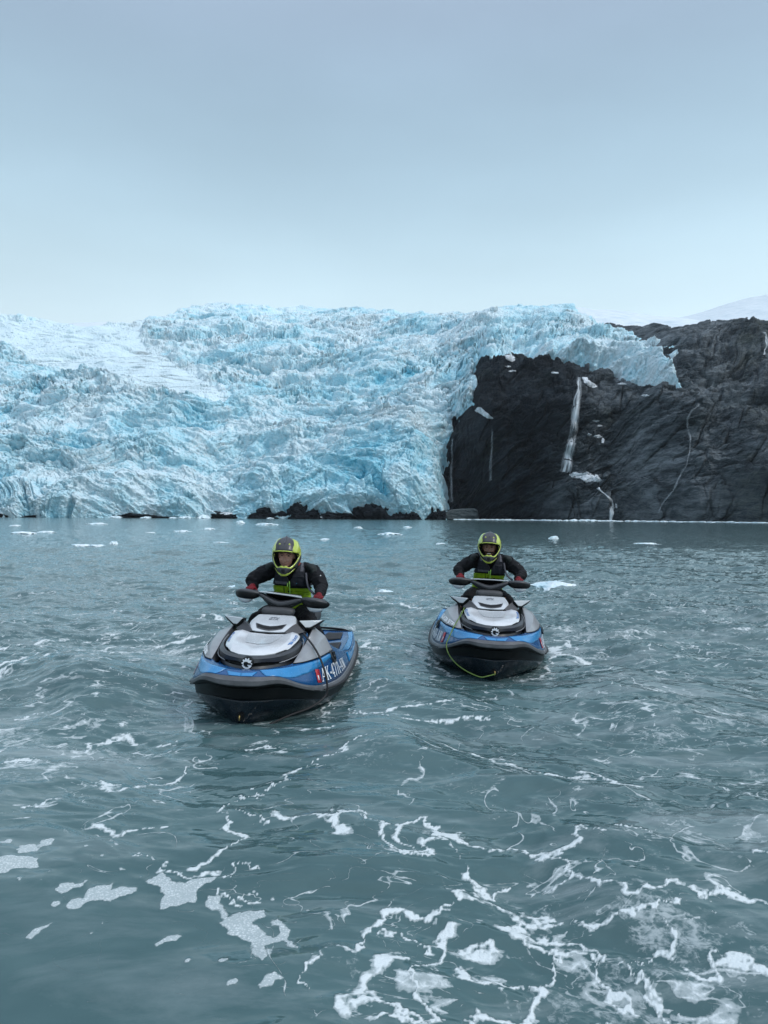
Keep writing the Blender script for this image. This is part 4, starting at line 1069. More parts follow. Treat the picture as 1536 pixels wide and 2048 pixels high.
    scr = extrude_poly('display_hood', [(-.215, OY - .02, .098), (-.12, OY - .035, .104), (0, OY - .04, .106), (.12, OY - .035, .104), (.215, OY - .02, .098), (.15, OY + .12, .088), (-.15, OY + .12, .088)], (0, 0, -.010), M['offwhite'], hb, .003)
    extrude_poly('display', [(-.17, OY - .005, .094), (0, OY - .02, .096), (.17, OY - .005, .094), (.12, OY + .03, .050), (.06, OY + .03, .028), (-.06, OY + .03, .028), (-.12, OY + .03, .050)], (0, .10, .0), M['black'], hb, .006)
    for f in (1, -1):
        tube('grip', [(f * .28, .07, .065), (f * .34, .08, .063), (f * .405, .088, .059)], .0195, M['rubber'], hb, 12, 4, local=False)
        gd = sections('hand_guard', [((f * .21, .005, .062), (.012, .016), 'x'), ((f * .25, -.02, .060), (.030, .034), 'x'), ((f * .32, -.03, .060), (.040, .042), 'x'), ((f * .39, -.015, .056), (.040, .040), 'x'), ((f * .44, .015, .054), (.028, .030), 'x'), ((f * .462, .035, .054), (.008, .012), 'x')], M['black'], hb, local=False, power=2.8)
        sections('guard_top', [((f * .20, .0, .077), (.018, .010), 'x'), ((f * .26, -.022, .084), (.030, .0165), 'x'), ((f * .33, -.030, .088), (.042, .0195), 'x'), ((f * .40, -.012, .082), (.038, .017), 'x'), ((f * .448, .015, .070), (.018, .009), 'x')], M['dgrey'], gd, local=False, power=2.4)
        sections('guard_deflector', [((f * .26, -.01, .032), (.012, .010), 'x'), ((f * .30, -.02, .014), (.028, .026), 'x'), ((f * .35, -.022, .010), (.034, .030), 'x'), ((f * .40, -.010, .018), (.028, .024), 'x'), ((f * .432, .01, .035), (.01, .012), 'x')], M['offwhite'], gd, local=False, power=2.3)
        tube('brake_lever', [(f * .24, -.01, .06), (f * .30, .02, .062), (f * .38, .03, .058)], .006, M['metal'], hb, 6, 4, local=False)
    # seat and rear
    sections('seat', [((0, 1.52, .50), (.10, .06), 'y'), ((0, 1.66, .49), (.14, .09), 'y'), ((0, 1.9, .46), (.17, .10), 'y'), ((0, 2.25, .46), (.19, .10), 'y'), ((0, 2.42, .50), (.20, .11), 'y'), ((0, 2.75, .50), (.20, .10), 'y'), ((0, 2.92, .46), (.16, .07), 'y')], M['pad'], root, power=2.8)
    sections('seat_base', [((0, 1.5, .30), (.16, .16), 'y'), ((0, 1.9, .26), (.18, .14), 'y'), ((0, 2.5, .27), (.20, .14), 'y'), ((0, 2.95, .26), (.18, .12), 'y'), ((0, 3.02, .27), (.14, .08), 'y')], M['blue'], root, power=4)
    tube('grab_handle', [(-.16, 2.86, .50), (-.16, 2.98, .54), (0, 3.02, .55), (.16, 2.98, .54), (.16, 2.86, .50)], .016, M['black'], root, 8, 5)
    tube('reboarding_rail', [(-.5, 3.27, .26), (-.3, 3.31, .285), (.3, 3.31, .285), (.5, 3.27, .26)], .012, M['black'], root, 8, 5)
    # tow eye in the stem
    te = sections('tow_eye', [((0, .085, .040), (.022, .028), 'y'), ((0, .13, .040), (.024, .030), 'y')], M['black'], root, power=3, sub=2)
    th = np.linspace(0, 2 * PI, 13)
    tube('eye_ring', [(0, .075 + .0 * c, .038 + .018 * c) if False else (.004 * math.sin(c), .078 - .014 * math.sin(c), .038 + .018 * math.cos(c)) for c in th], .004, M['brass'], te, 6, 2)
    return root, hb

rotL = (R(-1.2), R(2.2), R(-3.3)); rotR = (R(-.8), R(2.4), R(-4.4))
skiL, hbL = make_ski('jet_ski', 'nearer blue and white jet ski with registration AK-4771-AW, carrying the rider on the left', (-.935, 6.99, -.005), rotL, 'AK-4771-AW', (-11, 3.5), 0)
skiR, hbR = make_ski('jet_ski', 'farther blue and white jet ski with a green rope on its bow, on the right', (1.142, 8.63, 0.0), rotR, 'AK-6810-AW', (-3, 0), 1)
bpy.context.view_layer.update()
# lettering on the right-hand machine's pod
V, F, w = font_text('GLACIER', 1, .03); V2, F2, w2 = font_text('JETSKI', 1, .03)
def pod_pt(t, v):
    o_ = catmull([(.325, .405, .386), (.40, .50, .388), (.485, .74, .392), (.542, 1.08, .398)], 10); i_ = catmull([(.326, .405, .390), (.375, .55, .422), (.435, .80, .462), (.470, 1.13, .500)], 10)
    k = np.clip(np.asarray(t) * 30, 0, 29.99); a = k.astype(int); f = (k - a)[:, None]
    O = o_[a] * (1 - f) + o_[a + 1] * f; I = i_[a] * (1 - f) + i_[a + 1] * f
    P = O * (1 - v[:, None]) + I * v[:, None]; P[:, 2] += .010 + .022 * np.sin(np.clip(v, 0, 1) * PI / 2) * .6 ; P[:, 0] += .006; P[:, 0] *= -1; return P
for ski in (skiR, skiL):
    mapped('hire_company_lettering', V, F, lambda x, y: pod_pt(.93 - .33 * x / w, .10 + .40 * y / .72), M['letter'], ski, .001)
    mapped('hire_company_lettering', V2, F2, lambda x, y: pod_pt(.58 - .27 * x / w2, .10 + .45 * y / .72), M['letter'], ski, .001)

def ski_world(ski, P):
    m = np.array(ski.matrix_world); P = loc(P); return P @ m[:3, :3].T + m[:3, 3]
rp = ski_world(skiR, [(-.285, 1.0, .53), (-.31, .80, .505), (-.345, .62, .465), (-.395, .48, .40), (-.445, .36, .30), (-.468, .31, .235), (-.440, .23, .16), (-.36, .12, .09), (-.25, .06, .035), (-.14, .02, .005), (-.08, .03, .012), (0, .065, .03), (.004, .07, .035)])
rope = tube('tow_rope', rp, .0055, M['greenrope'], None, 8, 8, local=False); tag(rope, 'green and yellow rope draped over the bow of the right jet ski', 'rope')
rp = ski_world(skiL, [(.300, 1.0, .53), (.345, .85, .525), (.42, .75, .475), (.49, .66, .405), (.54, .60, .32), (.575, .585, .20), (.565, .57, .12), (.47, .46, .055), (.32, .34, .01), (.2, .22, -.03)])
rope = tube('tow_rope', rp, .008, M['blackrope'], None, 8, 8, local=False); tag(rope, 'black rope hanging from the mirror down the side of the left jet ski', 'rope')
# ================================================================== RIDERS
def fabric(name, color, rough=.75, fold=.012, namp=.15):
    m = NT(name); c = m.coord('Object')
    n = m.noise(c, 7, 4, .6, .6); w = m.noise(c, 260, 2, .5)
    col = m.mix(m.mrange(n, .35, .65), tuple(v * (1 - namp) for v in color), tuple(v * (1 + namp) for v in color))
    h = m.math('ADD', m.math('MULTIPLY', n, fold), m.math('MULTIPLY', w, .0006))
    m.set(color=col, rough=rough, spec=.18, normal=m.bump(h, 1., 1.)); return m.m
def skin_mat(name, color):
    m = NT(name); c = m.coord('Object'); n = m.noise(c, 30, 4, .6)
    m.set(color=m.mix(n, tuple(v * .85 for v in color), tuple(min(1, v * 1.12) for v in color)), rough=.5, sss=.08); m.p.inputs['Subsurface Radius'].default_value = (.01, .004, .002); return m.m
MR = dict(
    suit=fabric('black_drysuit_nylon', (.0065, .007, .009)), armour=fabric('dark_green_grey_panel', (.018, .023, .023), .6, .006), char=fabric('charcoal_vest', (.026, .028, .036), .7, .004), lime=fabric('lime_vest', (.22, .34, .015), .7, .006),
    grey=fabric('grey_webbing', (.11, .11, .13), .7, .002), red=fabric('red_glove_leather', (.13, .008, .013), .6, .004), collar=fabric('red_orange_collar', (.55, .06, .02), .8, .004),
    neon=plain('neon_yellow_shell', (.46, .55, .07), .25, coat=.5), pale=plain('pale_yellow_shell', (.72, .78, .52), .25, coat=.5), dark=plain('dark_visor_peak', (.035, .036, .042), .35), liner=plain('black_liner', (.006, .006, .007), .9),
    skin1=skin_mat('fair_skin', (.50, .26, .19)), skin2=skin_mat('tan_skin', (.26, .13, .085)), eye=plain('dark_eye', (.02, .015, .012), .15), tooth=plain('teeth', (.7, .68, .62), .3), beard=fabric('dark_beard', (.012, .009, .008), .9, .01),
    lip=skin_mat('lip_skin', (.32, .11, .09)), legs=fabric('dark_teal_wetsuit', (.010, .020, .028), .6), zip=plain('zip_lime', (.35, .65, .12), .4), patch_=plain('white_patch', (.75, .75, .75), .6), bluem=plain('cyan_print', (.05, .35, .55), .5))

def union(name, parts, mat, parent, voxel=.008, smooth=6, fold=0., seed=0, wr=None):
    """one continuous skin grown over overlapping tapered limbs and masses; parts: ('t', pts, radii) or ('e', centre, radii)"""
    bm = bmesh.new()
    for p in parts:
        if p[0] == 't':
            V, F, C = tube_mesh(p[1], p[2], 14, 5)
            vs = [bm.verts.new(v) for v in V]
            for f in F: bm.faces.new([vs[i] for i in f])
            for c in C: bm.faces.new([vs[i] for i in c[:3]])
            for q, r in ((p[1][0], p[2][0]), (p[1][-1], p[2][-1])):
                r2 = bmesh.ops.create_icosphere(bm, subdivisions=2, radius=r * .98); bmesh.ops.translate(bm, verts=r2['verts'], vec=Vector(q))
        else:
            r2 = bmesh.ops.create_icosphere(bm, subdivisions=4, radius=1)
            for v in r2['verts']: v.co = Vector((v.co.x * p[2][0], v.co.y * p[2][1], v.co.z * p[2][2]))
            if len(p) > 3: bmesh.ops.rotate(bm, verts=r2['verts'], matrix=Euler(p[3]).to_matrix())
            bmesh.ops.translate(bm, verts=r2['verts'], vec=Vector(p[1]))
    bmesh.ops.recalc_face_normals(bm, faces=bm.faces)
    me = bpy.data.meshes.new(name); bm.to_mesh(me); bm.free()
    o = bpy.data.objects.new(name, me); COL.objects.link(o)
    md = o.modifiers.new('r', 'REMESH'); md.mode = 'VOXEL'; md.voxel_size = voxel
    s = o.modifiers.new('s', 'SMOOTH'); s.factor = .6; s.iterations = smooth
    bpy.context.view_layer.update()
    new = bpy.data.meshes.new_from_object(o.evaluated_get(bpy.context.evaluated_depsgraph_get()))
    bpy.data.objects.remove(o)
    n = len(new.vertices); co = np.empty(n * 3, np.float32); new.vertices.foreach_get('co', co); co = co.reshape(-1, 3)
    no = np.empty(n * 3, np.float32); new.vertex_normals.foreach_get('vector', no); no = no.reshape(-1, 3)
    if fold:
        x, y, z = co.T
        f = 1 - 2 * np.abs(noise3(x * 9, y * 9, z * 14, seed)) + .5 * (1 - 2 * np.abs(noise3(x * 21, y * 21, z * 30, seed + 2)))
        co = co + no * (f[:, None] - .6) * fold
    new.vertices.foreach_set('co', co.ravel()); new.name = name
    return link_mesh(name, new, mat, parent)

def glove(name, side, wrist, grip, axis, parent, mat):
    """hand closed round the grip; axis = outward direction along the bar"""
    w, g, ax = np.array(wrist, float), np.array(grip, float), np.array(axis, float); ax /= np.linalg.norm(ax)
    up = np.array([0, .15, 1.]); fw = np.array([0, -1., 0])
    fw = fw - ax * fw.dot(ax); fw /= np.linalg.norm(fw); up = np.cross(fw, ax); up /= np.linalg.norm(up); up *= np.sign(up[2])
    parts = [('t', [w, (w + g) / 2 + up * .02, g + up * .034 - fw * .028], [.030, .030, .027])]
    kn = []
    for k, off in enumerate((-.034, -.012, .010, .031)):
        base = g + ax * off + up * .038 - fw * .010
        kn.append(base)
        L_ = (.92, 1.05, 1.0, .82)[k]
        pts = [base, base + fw * .030 * L_ + up * -.002, base + fw * .040 * L_ - up * .030 * L_, base + fw * .022 - up * .056 * L_, base - fw * .004 - up * .058 * L_]
        parts.append(('t', [g + ax * off * .8 + up * .034 - fw * .03] + pts, [.0125, .0125, .011, .0105, .0095, .008]))
    parts.append(('t', [kn[0] - fw * .01, (kn[0] + kn[3]) / 2 - fw * .012, kn[3] - fw * .01], [.014, .015, .013]))
    t0 = g - ax * .036 + up * .022 - fw * .030
    parts.append(('t', [t0, t0 - ax * .016 - up * .020, t0 - ax * .012 - up * .044 + fw * .012, t0 + ax * .0 - up * .052 + fw * .034], [.015, .0135, .012, .009]))
    return union(name, parts, mat, parent, .0045, 3)

def make_rider(ski, hb, label, sh, head_c, head_rot, elbows, skin, beard, seed, collar_r):
    org = ski_world(ski, [(0, 2.0, .50)])[0]
    root = empty('person', tuple(org), ski.rotation_euler[:]); tag(root, label, 'person', 'riders on the jet skis')
    T = lambda p: (p[0], p[1] - 2.0, p[2] - .50)
    hm = hb.matrix_local
    grips = {}
    for f in (1, -1):
        a = hm @ Vector((f * .325, .075, .0645)); b = hm @ Vector((f * .405, .088, .059))
        grips[f] = (np.array([a.x, a.y + OY - 2.0, a.z - .5]), np.array([b.x - a.x, b.y - a.y, b.z - a.z]))
    sx, sz = sh
    TT = lambda x, y, z: np.array(T((x, y, z)))
    pel, waist, chest, uch = TT(sx * .2, 2.02, .62), TT(sx * .5, 1.99, .76), TT(sx, 1.92, .90 + sz), TT(sx, 1.87, 1.0 + sz)
    nb, nt2 = TT(sx, 1.85, 1.05 + sz), np.array(T(head_c)) + np.array([0, .03, -.10])
    parts = []; bparts = []
    torso = [('e', pel, (.165, .14, .13)), ('e', waist, (.148, .115, .14)), ('e', chest, (.165, .12, .15)), ('e', uch, (.155, .095, .085)), ('e', (pel + waist) / 2, (.152, .122, .12))]
    parts += torso
    wr = {}
    for f in (1, -1):
        s0 = TT(sx + f * .135, 1.87, 1.015 + sz); s1 = TT(sx + f * .204, 1.855, .985 + sz)
        el = TT(*elbows[f]); g, ax = grips[f]
        w = g + np.array([-f * .005, .085, .045]); wr[f] = w
        parts.append(('t', [s0, s1, (s1 * .45 + el * .55) + np.array([f * .012, 0, .0]), el, (el * .5 + w * .5) + np.array([0, 0, .004]), w], [.072, .078, .069, .058, .053, .038]))
        bparts.append(('t', [s0, s1, (s1 * .45 + el * .55) + np.array([f * .012, 0, .0]), el, (el * .5 + w * .5) + np.array([0, 0, .004]), w, g + np.array([0, .03, .030])], [.050, .052, .044, .034, .030, .022, .020]))
        hip = TT(f * .10, 1.99, .60); kn = TT(f * .255, 1.60, .53); an = TT(f * .37, 1.86, .27); toe = TT(f * .38, 1.66, .24)
        parts.append(('t', [hip, (hip + kn) / 2 + np.array([0, 0, .012]), kn, (kn * .55 + an * .45) + np.array([0, .02, 0]), an], [.095, .085, .066, .058, .045]))
        parts.append(('t', [an, (an + toe) / 2, toe], [.048, .046, .038]))
        bparts.append(('t', [hip, kn, an, toe], [.08, .055, .035, .03]))
    parts.append(('t', [uch, nb], [.09, .066]))
    # body: one surface, head with its face
    hc = np.array(T(head_c)); Rm = np.array(Euler(head_rot).to_matrix())
    H = lambda x, y, z: hc + Rm @ np.array([x, y, z])
    bparts += [(t[0], t[1], tuple(np.array(t[2]) * .88)) for t in torso]
    bparts.append(('t', [uch, nb, H(0, .03, -.06)], [.07, .058, .056]))
    hr = head_rot
    bparts += [('e', H(0, .0, .015), (.074, .092, .098), hr), ('e', H(0, -.045, -.035), (.058, .056, .068), hr), ('e', H(0, -.075, -.085), (.030, .026, .024), hr),
               ('e', H(0, -.100, -.022), (.011, .022, .026), hr), ('e', H(0, -.112, -.034), (.016, .014, .012), hr), ('e', H(0, -.088, .030), (.052, .016, .013), hr),
               ('e', H(.034, -.068, -.026), (.026, .024, .026), hr), ('e', H(-.034, -.068, -.026), (.026, .024, .026), hr), ('e', H(0, -.096, -.058), (.024, .012, .006), hr), ('e', H(0, -.093, -.068), (.021, .012, .006), hr),
               ('e', H(.075, .01, -.005), (.010, .016, .028), hr), ('e', H(-.075, .01, -.005), (.010, .016, .028), hr)]
    body = union('body', bparts, skin, root, .0055, 3)
    for f in (1, -1):
        e = union('eye', [('e', H(f * .030, -.086, .010), (.012, .008, .0055), hr)], MR['eye'], body, .0025, 1)
        union('eyebrow', [('t', [H(f * .012, -.103, .026), H(f * .030, -.102, .032), H(f * .048, -.090, .026)], [.003, .004, .003])], MR['beard'], body, .0025, 1)
    if beard:
        union('beard', [('t', [H(-.045, -.082, -.045), H(-.024, -.102, -.048), H(0, -.108, -.046), H(.024, -.102, -.048), H(.045, -.082, -.045)], [.006, .008, .007, .008, .006]), ('t', [H(-.055, -.06, -.05), H(-.035, -.085, -.085), H(0, -.098, -.095), H(.035, -.085, -.085), H(.055, -.06, -.05)], [.010, .012, .014, .012, .010])], MR['beard'], body, .004, 2)
        union('teeth', [('e', H(0, -.106, -.062), (.022, .008, .006), hr)], MR['tooth'], body, .0025, 1)
    else:
        union('mouth', [('t', [H(-.020, -.103, -.060), H(0, -.110, -.063), H(.020, -.103, -.060)], [.0022, .003, .0022])], MR['lip'], body, .0025, 1)
    suit = union('drysuit', parts, MR['suit'], root, .009, 5, fold=.013, seed=seed)
    # shoulder armour and white tab on the sleeve
    for f in (1, -1):
        c = TT(sx + f * .165, 1.835, 1.020 + sz)
        union('shoulder_pad', [('e', c + np.array([f * .030, -.01, .008]), (.058, .062, .042), (0, R(28 * f), 0)), ('e', c + np.array([f * .052, -.02, -.022]), (.045, .052, .040), (0, R(50 * f), 0))], MR['armour'], root, .006, 3, fold=.003, seed=seed + 3)
    el = TT(*elbows[1]); s1 = TT(sx + .190, 1.855, .985 + sz); q = s1 * .55 + el * .45
    box('sleeve_tab', q + np.array([.052, -.045, .032]), (.028, .006, .018), MR['patch_'], root, .001, rot=(0, R(38), R(40)), local=False)
    for f in (1, -1):
        g, ax = grips[f]
        glove('glove', f, wr[f] + np.array([0, -.01, 0]), g, ax * 1.0 * 1, root, MR['red'])
        w = wr[f]; d = g - w
        tube('cuff', [w + np.array([0, .03, .002]), w + d * .12], [.045, .040], MR['suit'], root, 14, 3, local=False)
    # collar
    cz = nb + np.array([0, -.01, .015])
    pts = [cz + np.array([math.cos(a) * .068, math.sin(a) * .062 - .005, -.018 * (math.sin(a) < 0) * abs(math.sin(a))]) for a in np.linspace(0, 2 * PI, 15)[:-1]]
    pts.append(pts[0]); tube('collar', pts, collar_r, MR['collar'], root, 10, 3, local=False)
    union('neck_gaiter', [('t', [nb + np.array([0, -.005, -.05]), (nb + hc) / 2 + np.array([0, .01, -.01]), H(0, .01, -.07)], [.066, .062, .062])], MR['collar'] if collar_r > .02 else MR['suit'], root, .008, 3)
    # life vest: shell round the torso, armholes and V neck cut out
    nz_, nth = 150, 280
    zz = np.linspace(.64, 1.075, nz_) + sz; V = []
    prof = np.array([(.64, .176, .150), (.72, .172, .142), (.80, .174, .146), (.88, .180, .152), (.95, .176, .146), (1.0, .160, .128), (1.04, .140, .108), (1.075, .112, .086)])
    th = np.linspace(0, 2 * PI, nth, endpoint=False)
    for z in zz:
        t = z - sz; rx = np.interp(t, prof[:, 0], prof[:, 1]) * 1.0; ry = np.interp(t, prof[:, 0], prof[:, 2])
        cx = np.interp(t, [.6, .76, .9], [sx * .2, sx * .5, sx]); cy = np.interp(t, [.62, .76, .9, 1.0, 1.08], [2.02, 1.99, 1.92, 1.87, 1.855])
        c, s = np.cos(th), np.sin(th)
        x = cx + rx * np.sign(c) * abs(c) ** .85; y = cy + ry * np.sign(s) * abs(s) ** .85
        puff = .008 * np.abs(np.sin(x * 40)) * (t < .95) + .004 * noise2(x * 30, np.full(nth, z * 30), seed)
        puff = puff - .010 * (abs(t - .853) < .006) - .008 * (abs(t - .80) < .004) * (t < .9)
        k = 1 + puff / .15
        V.append(np.stack([cx + (x - cx) * k, cy + (y - cy) * k, np.full(nth, z)], -1) - [0, 2.0, .5])
    V = np.array(V); F = grid_faces(nz_, nth, wrap=True)
    cc = V.reshape(-1, 3)[F].mean(1); X = cc[:, 0] - sx; Z = cc[:, 2] + .5 - sz; front = cc[:, 1] < (1.93 - 2.0)
    keepf = np.ones(len(F), bool)
    keepf &= ~((Z > .895) & front & (np.abs(X) < (Z - .895) * .50 + .004))
    keepf &= ~((Z > .93) & (np.abs(X) > .150 - (Z - .93) * .16))
    keepf &= ~((Z > .86) & (Z <= .93) & (np.abs(X) > .182 - (Z - .86) * .45))
    keepf &= ~((Z > 1.03) & (np.abs(X) < .05))
    F = F[keepf]; X, Z, front = X[keepf], Z[keepf], front[keepf]
    vest = np_mesh('life_vest', V.reshape(-1, 3), F, [MR['char'], MR['lime'], MR['grey'], MR['suit']], root, smooth=60)
    mi = np.zeros(len(F), int)
    step_z = .852 - .016 * (X > .0)
    mi[Z < step_z] = 1
    mi[(np.abs(Z - step_z - .008) < .008)] = 3
    mi[(np.abs(Z - .884) < .012) & (X < -.02) & (X > -.145) & front] = 2
    mi[(np.abs(np.abs(X) - .112) < .012) & (Z > 1.0)] = 2
    mi[(np.abs(X + .055) < .003) & (Z < .85)] = 3
    vest.data.polygons.foreach_set('material_index', mi.astype(np.int32)); fix_up(vest, (0, -.1, .3)); solid(vest, .014, -1)
    zy = lambda t: float(np.interp(t, [.62, .76, .9, 1.0], [2.02, 1.99, 1.92, 1.87]) - np.interp(t, prof[:, 0], prof[:, 2]) - .006)
    tube('zip', [T((sx, zy(t), t + sz)) for t in (.66, .74, .82, .90)], .006, MR['zip'], vest, 6, 3, local=False)
    box('zip_pull', T((sx - .018, zy(.87) - .004, .868 + sz)), (.008, .005, .035), MR['zip'], vest, .002, local=False)
    box('chest_print', T((sx + .085, zy(.885) + .018, .887 + sz)), (.045, .004, .010), MR['bluem'], vest, .001, rot=(0, 0, R(18)), local=False)
    for f in (1, -1):
        box('strap_clip', T((sx + f * .108, 1.80, 1.045 + sz)), (.032, .014, .014), MR['bluem'] if f < 0 else MR['grey'], vest, .003, rot=(R(50), 0, R(-10 * f)), local=False)
    tube('hanging_strap', [T((sx + .148, 1.79, .985 + sz)), T((sx + .165, 1.765, .90 + sz)), T((sx + .195, 1.74, .84 + sz)), T((sx + .245, 1.70, .80 + sz))], [.012, .010, .010, .012], MR['grey'], vest, 6, 4, local=False)
    # helmet
    he = empty('helmet', tuple(hc), head_rot); he.parent = root; he.scale = (.94, .94, .95)
    helmet_parts(he)
    return root

def helmet_parts(he):
    n1, n2 = 64, 48
    ph = np.linspace(0, 2 * PI, n1, endpoint=False); tt = np.linspace(.02, PI * .80, n2)
    P_, T_ = np.meshgrid(ph, tt)
    x = .137 * np.sin(T_) * np.sin(P_); y = -.150 * np.sin(T_) * np.cos(P_) + .012; z = .140 * np.cos(T_) + .030
    # flatten the temples, lengthen the back of the shell
    y = np.where(y > 0, y * 1.10, y)
    V = np.stack([x, y, z], -1); F = grid_faces(n2, n1, wrap=True)
    c = V.reshape(-1, 3)[F].mean(1)
    port = (c[:, 1] < -.015) & (c[:, 2] < .070 - 1.2 * np.maximum(0, np.abs(c[:, 0]) - .105)) & (np.abs(c[:, 0]) < .122)
    F = F[~port]; c = c[~port]
    sh = np_mesh('shell', V.reshape(-1, 3), F, [MR['neon'], MR['pale'], MR['dark'], MR['liner']], he, smooth=60)
    mi = np.zeros(len(F), int)
    mi[(c[:, 2] > .065)] = 1; mi[(np.abs(c[:, 0]) < .045) & (c[:, 2] > .06)] = 2; mi[(c[:, 2] < .0) & (c[:, 1] > -.035)] = 2
    sh.data.polygons.foreach_set('material_index', mi.astype(np.int32)); fix_up(sh, (0, 0, .03)); solid(sh, .012, -1)
    fl = dict(lin_u=False, full=True, ref=(0, OY * 0, 0))
    def hp(name, net, mat, thick=.006, ref=(0, .05, -.05), nu=4, nv=6, **k):
        net = np.array(net, float); net[..., 1] += OY
        return patch(name, net, mat, he, nu, nv, thick=thick, ref=ref, **k)
    # padded lining seen through the eye port
    rim = [(0, -.132, .062), (.06, -.122, .060), (.105, -.085, .045), (.124, -.035, .010), (.118, -.030, -.035), (.09, -.065, -.075), (.05, -.10, -.10), (0, -.12, -.105)]
    inn = [(0, -.118, .044), (.05, -.108, .042), (.078, -.072, .030), (.086, -.035, .005), (.082, -.030, -.035), (.066, -.050, -.072), (.04, -.08, -.092), (0, -.09, -.098)]
    for f in (1, -1):
        hp('lining', [rim, [(a * .93, b + .03, c_ * .95) for a, b, c_ in rim], [(a, b + .02, c_) for a, b, c_ in inn]], MR['liner'], .006, nu=4, nv=4, flip=f)
        tube('port_seal', [(f * a * 1.0, b - .004, c_) for a, b, c_ in rim], .008, MR['liner'], he, 8, 4, local=False)
    top = [(0, -.192, -.080), (.022, -.191, -.072), (.055, -.172, -.088), (.092, -.125, -.062), (.122, -.060, -.010), (.139, -.010, .050)]
    midl = [(0, -.196, -.125), (.026, -.190, -.120), (.062, -.165, -.120), (.100, -.110, -.090), (.128, -.045, -.045), (.142, .0, .0)]
    bot = [(0, -.165, -.176), (.028, -.162, -.173), (.062, -.138, -.152), (.098, -.085, -.115), (.120, -.03, -.082), (.130, .03, -.066)]
    cb = hp('chin_bar', [top, midl, bot], MR['liner'], .010, full=True)
    def lerp_line(a, b, t): return [tuple(np.array(p) * (1 - t) + np.array(q) * t + np.array([.002, -.004, 0])) for p, q in zip(a, b)]
    hp('chin_trim', [top, lerp_line(top, midl, .22), lerp_line(top, midl, .5)], MR['neon'], .006, full=True)
    hp('chin_trim', [lerp_line(bot, midl, .42), lerp_line(bot, midl, .2), bot], MR['neon'], .006, full=True)
    mv = [[(0, -.202, -.090), (.035, -.196, -.090), (.066, -.172, -.098)], [(0, -.205, -.122), (.032, -.199, -.122), (.056, -.176, -.124)], [(0, -.190, -.155), (.020, -.186, -.153), (.036, -.172, -.145)]]
    hp('mouth_vent', mv, MR['dark'], .004, full=True)
    hp('vent_mesh', [[(0, -.211, -.100), (.016, -.208, -.102)], [(0, -.2115, -.120), (.018, -.208, -.120)], [(0, -.206, -.138), (.010, -.203, -.137)]], MR['liner'], .003, full=True)
    for f in (1, -1):
        hp('cheek_guard', [[(.098, -.128, -.072), (.125, -.066, -.030), (.142, -.018, .020)], [(.103, -.116, -.092), (.130, -.052, -.056), (.146, -.006, -.010)], [(.103, -.098, -.112), (.125, -.040, -.080), (.136, .01, -.05)]], MR['dark'], .003, flip=f, nu=3, nv=4)
        hp('peak_wing', [[(.080, -.200, .067), (.112, -.150, .050), (.138, -.070, .040)], [(.084, -.150, .118), (.116, -.100, .100), (.134, -.050, .085)], [(.056, -.06, .176), (.085, -.04, .162), (.108, .0, .140)]], [MR['neon'], MR['pale']], .005, flip=f, nu=4, nv=4)
        o = he.children[-1]
        k = np.zeros(len(o.data.polygons), np.int32)
        for i, p in enumerate(o.data.polygons): k[i] = 1 if p.center.z > .072 else 0
        o.data.polygons.foreach_set('material_index', k)
        tube('peak_screw', [(f * .045, -.165, .130), (f * .048, -.172, .133)], .009, MR['neon'], he, 10, 2, local=False)
    pk = hp('peak', [[(0, -.222, .078), (.045, -.217, .078), (.085, -.197, .066)], [(0, -.172, .136), (.050, -.165, .134), (.088, -.145, .118)], [(0, -.10, .176), (.045, -.10, .172), (.075, -.09, .158)], [(0, -.03, .193), (.02, -.03, .186), (.045, -.03, .176)]], MR['dark'], .006, full=True)
    tube('peak_trim', [(-.085, -.199, .063), (-.045, -.220, .072), (0, -.225, .073), (.045, -.220, .072), (.085, -.199, .063)], .0055, MR['neon'], he, 6, 4, local=False)
    tube('peak_ridge', [(0, -.176, .141), (0, -.102, .181), (0, -.035, .197)], .005, MR['grey'], he, 6, 4, local=False)

make_rider(skiL, hbL, 'person in black drysuit, lime vest and neon helmet riding the nearer left jet ski', (.012, 0.0), (-.012, 1.70, 1.142), (R(6), 0, R(2)), {1: (.325, 1.70, .86), -1: (-.325, 1.71, .90)}, MR['skin1'], False, 3, .018)
make_rider(skiR, hbR, 'person in black drysuit with red collar and beard, riding the farther right jet ski', (.03, .0), (.0, 1.72, 1.158), (R(4), 0, R(-4)), {1: (.375, 1.70, .87), -1: (-.335, 1.72, .885)}, MR['skin2'], True, 9, .024)
# ================================================================== ROCKS, FALLS, SNOW AND ICE
from mathutils.bvhtree import BVHTree
_deps = bpy.context.evaluated_depsgraph_get()
def bvh(o):
    return BVHTree.FromObject(o, _deps)
BV_C, BV_G = bvh(cliff), bvh(glacier)
O0 = Vector((0, 0, CAMH))
def hit(px, py, tree):
    d = Vector(ray(px, py)); r = tree.ray_cast(O0, d.normalized()); return r
def on_cliff(P2, off):
    out_ = []; last = None
    for px, py in P2:
        r = hit(px, py, BV_C)
        if r[0] is None: r = (Vector(at(px, py, last or 360)), Vector((0, -1, 0)), 0, 0)
        last = r[0].y; n = r[1] if r[1].y < 0 else -r[1]
        out_.append(np.array(r[0]) + np.array(n) * off + np.array([0, -off * .8, off * .2]))
    return np.array(out_)
def snow_mat(): 
    m = NT('firn_snow'); c = m.coord('Object')
    m.set(color=m.ramp(m.noise(c, .35, 5, .65), [(.3, (.30, .34, .37)), (.6, (.62, .67, .71))]), rough=.7, normal=m.bump(m.noise(c, .8, 4, .6), 1., .7)); return m.m
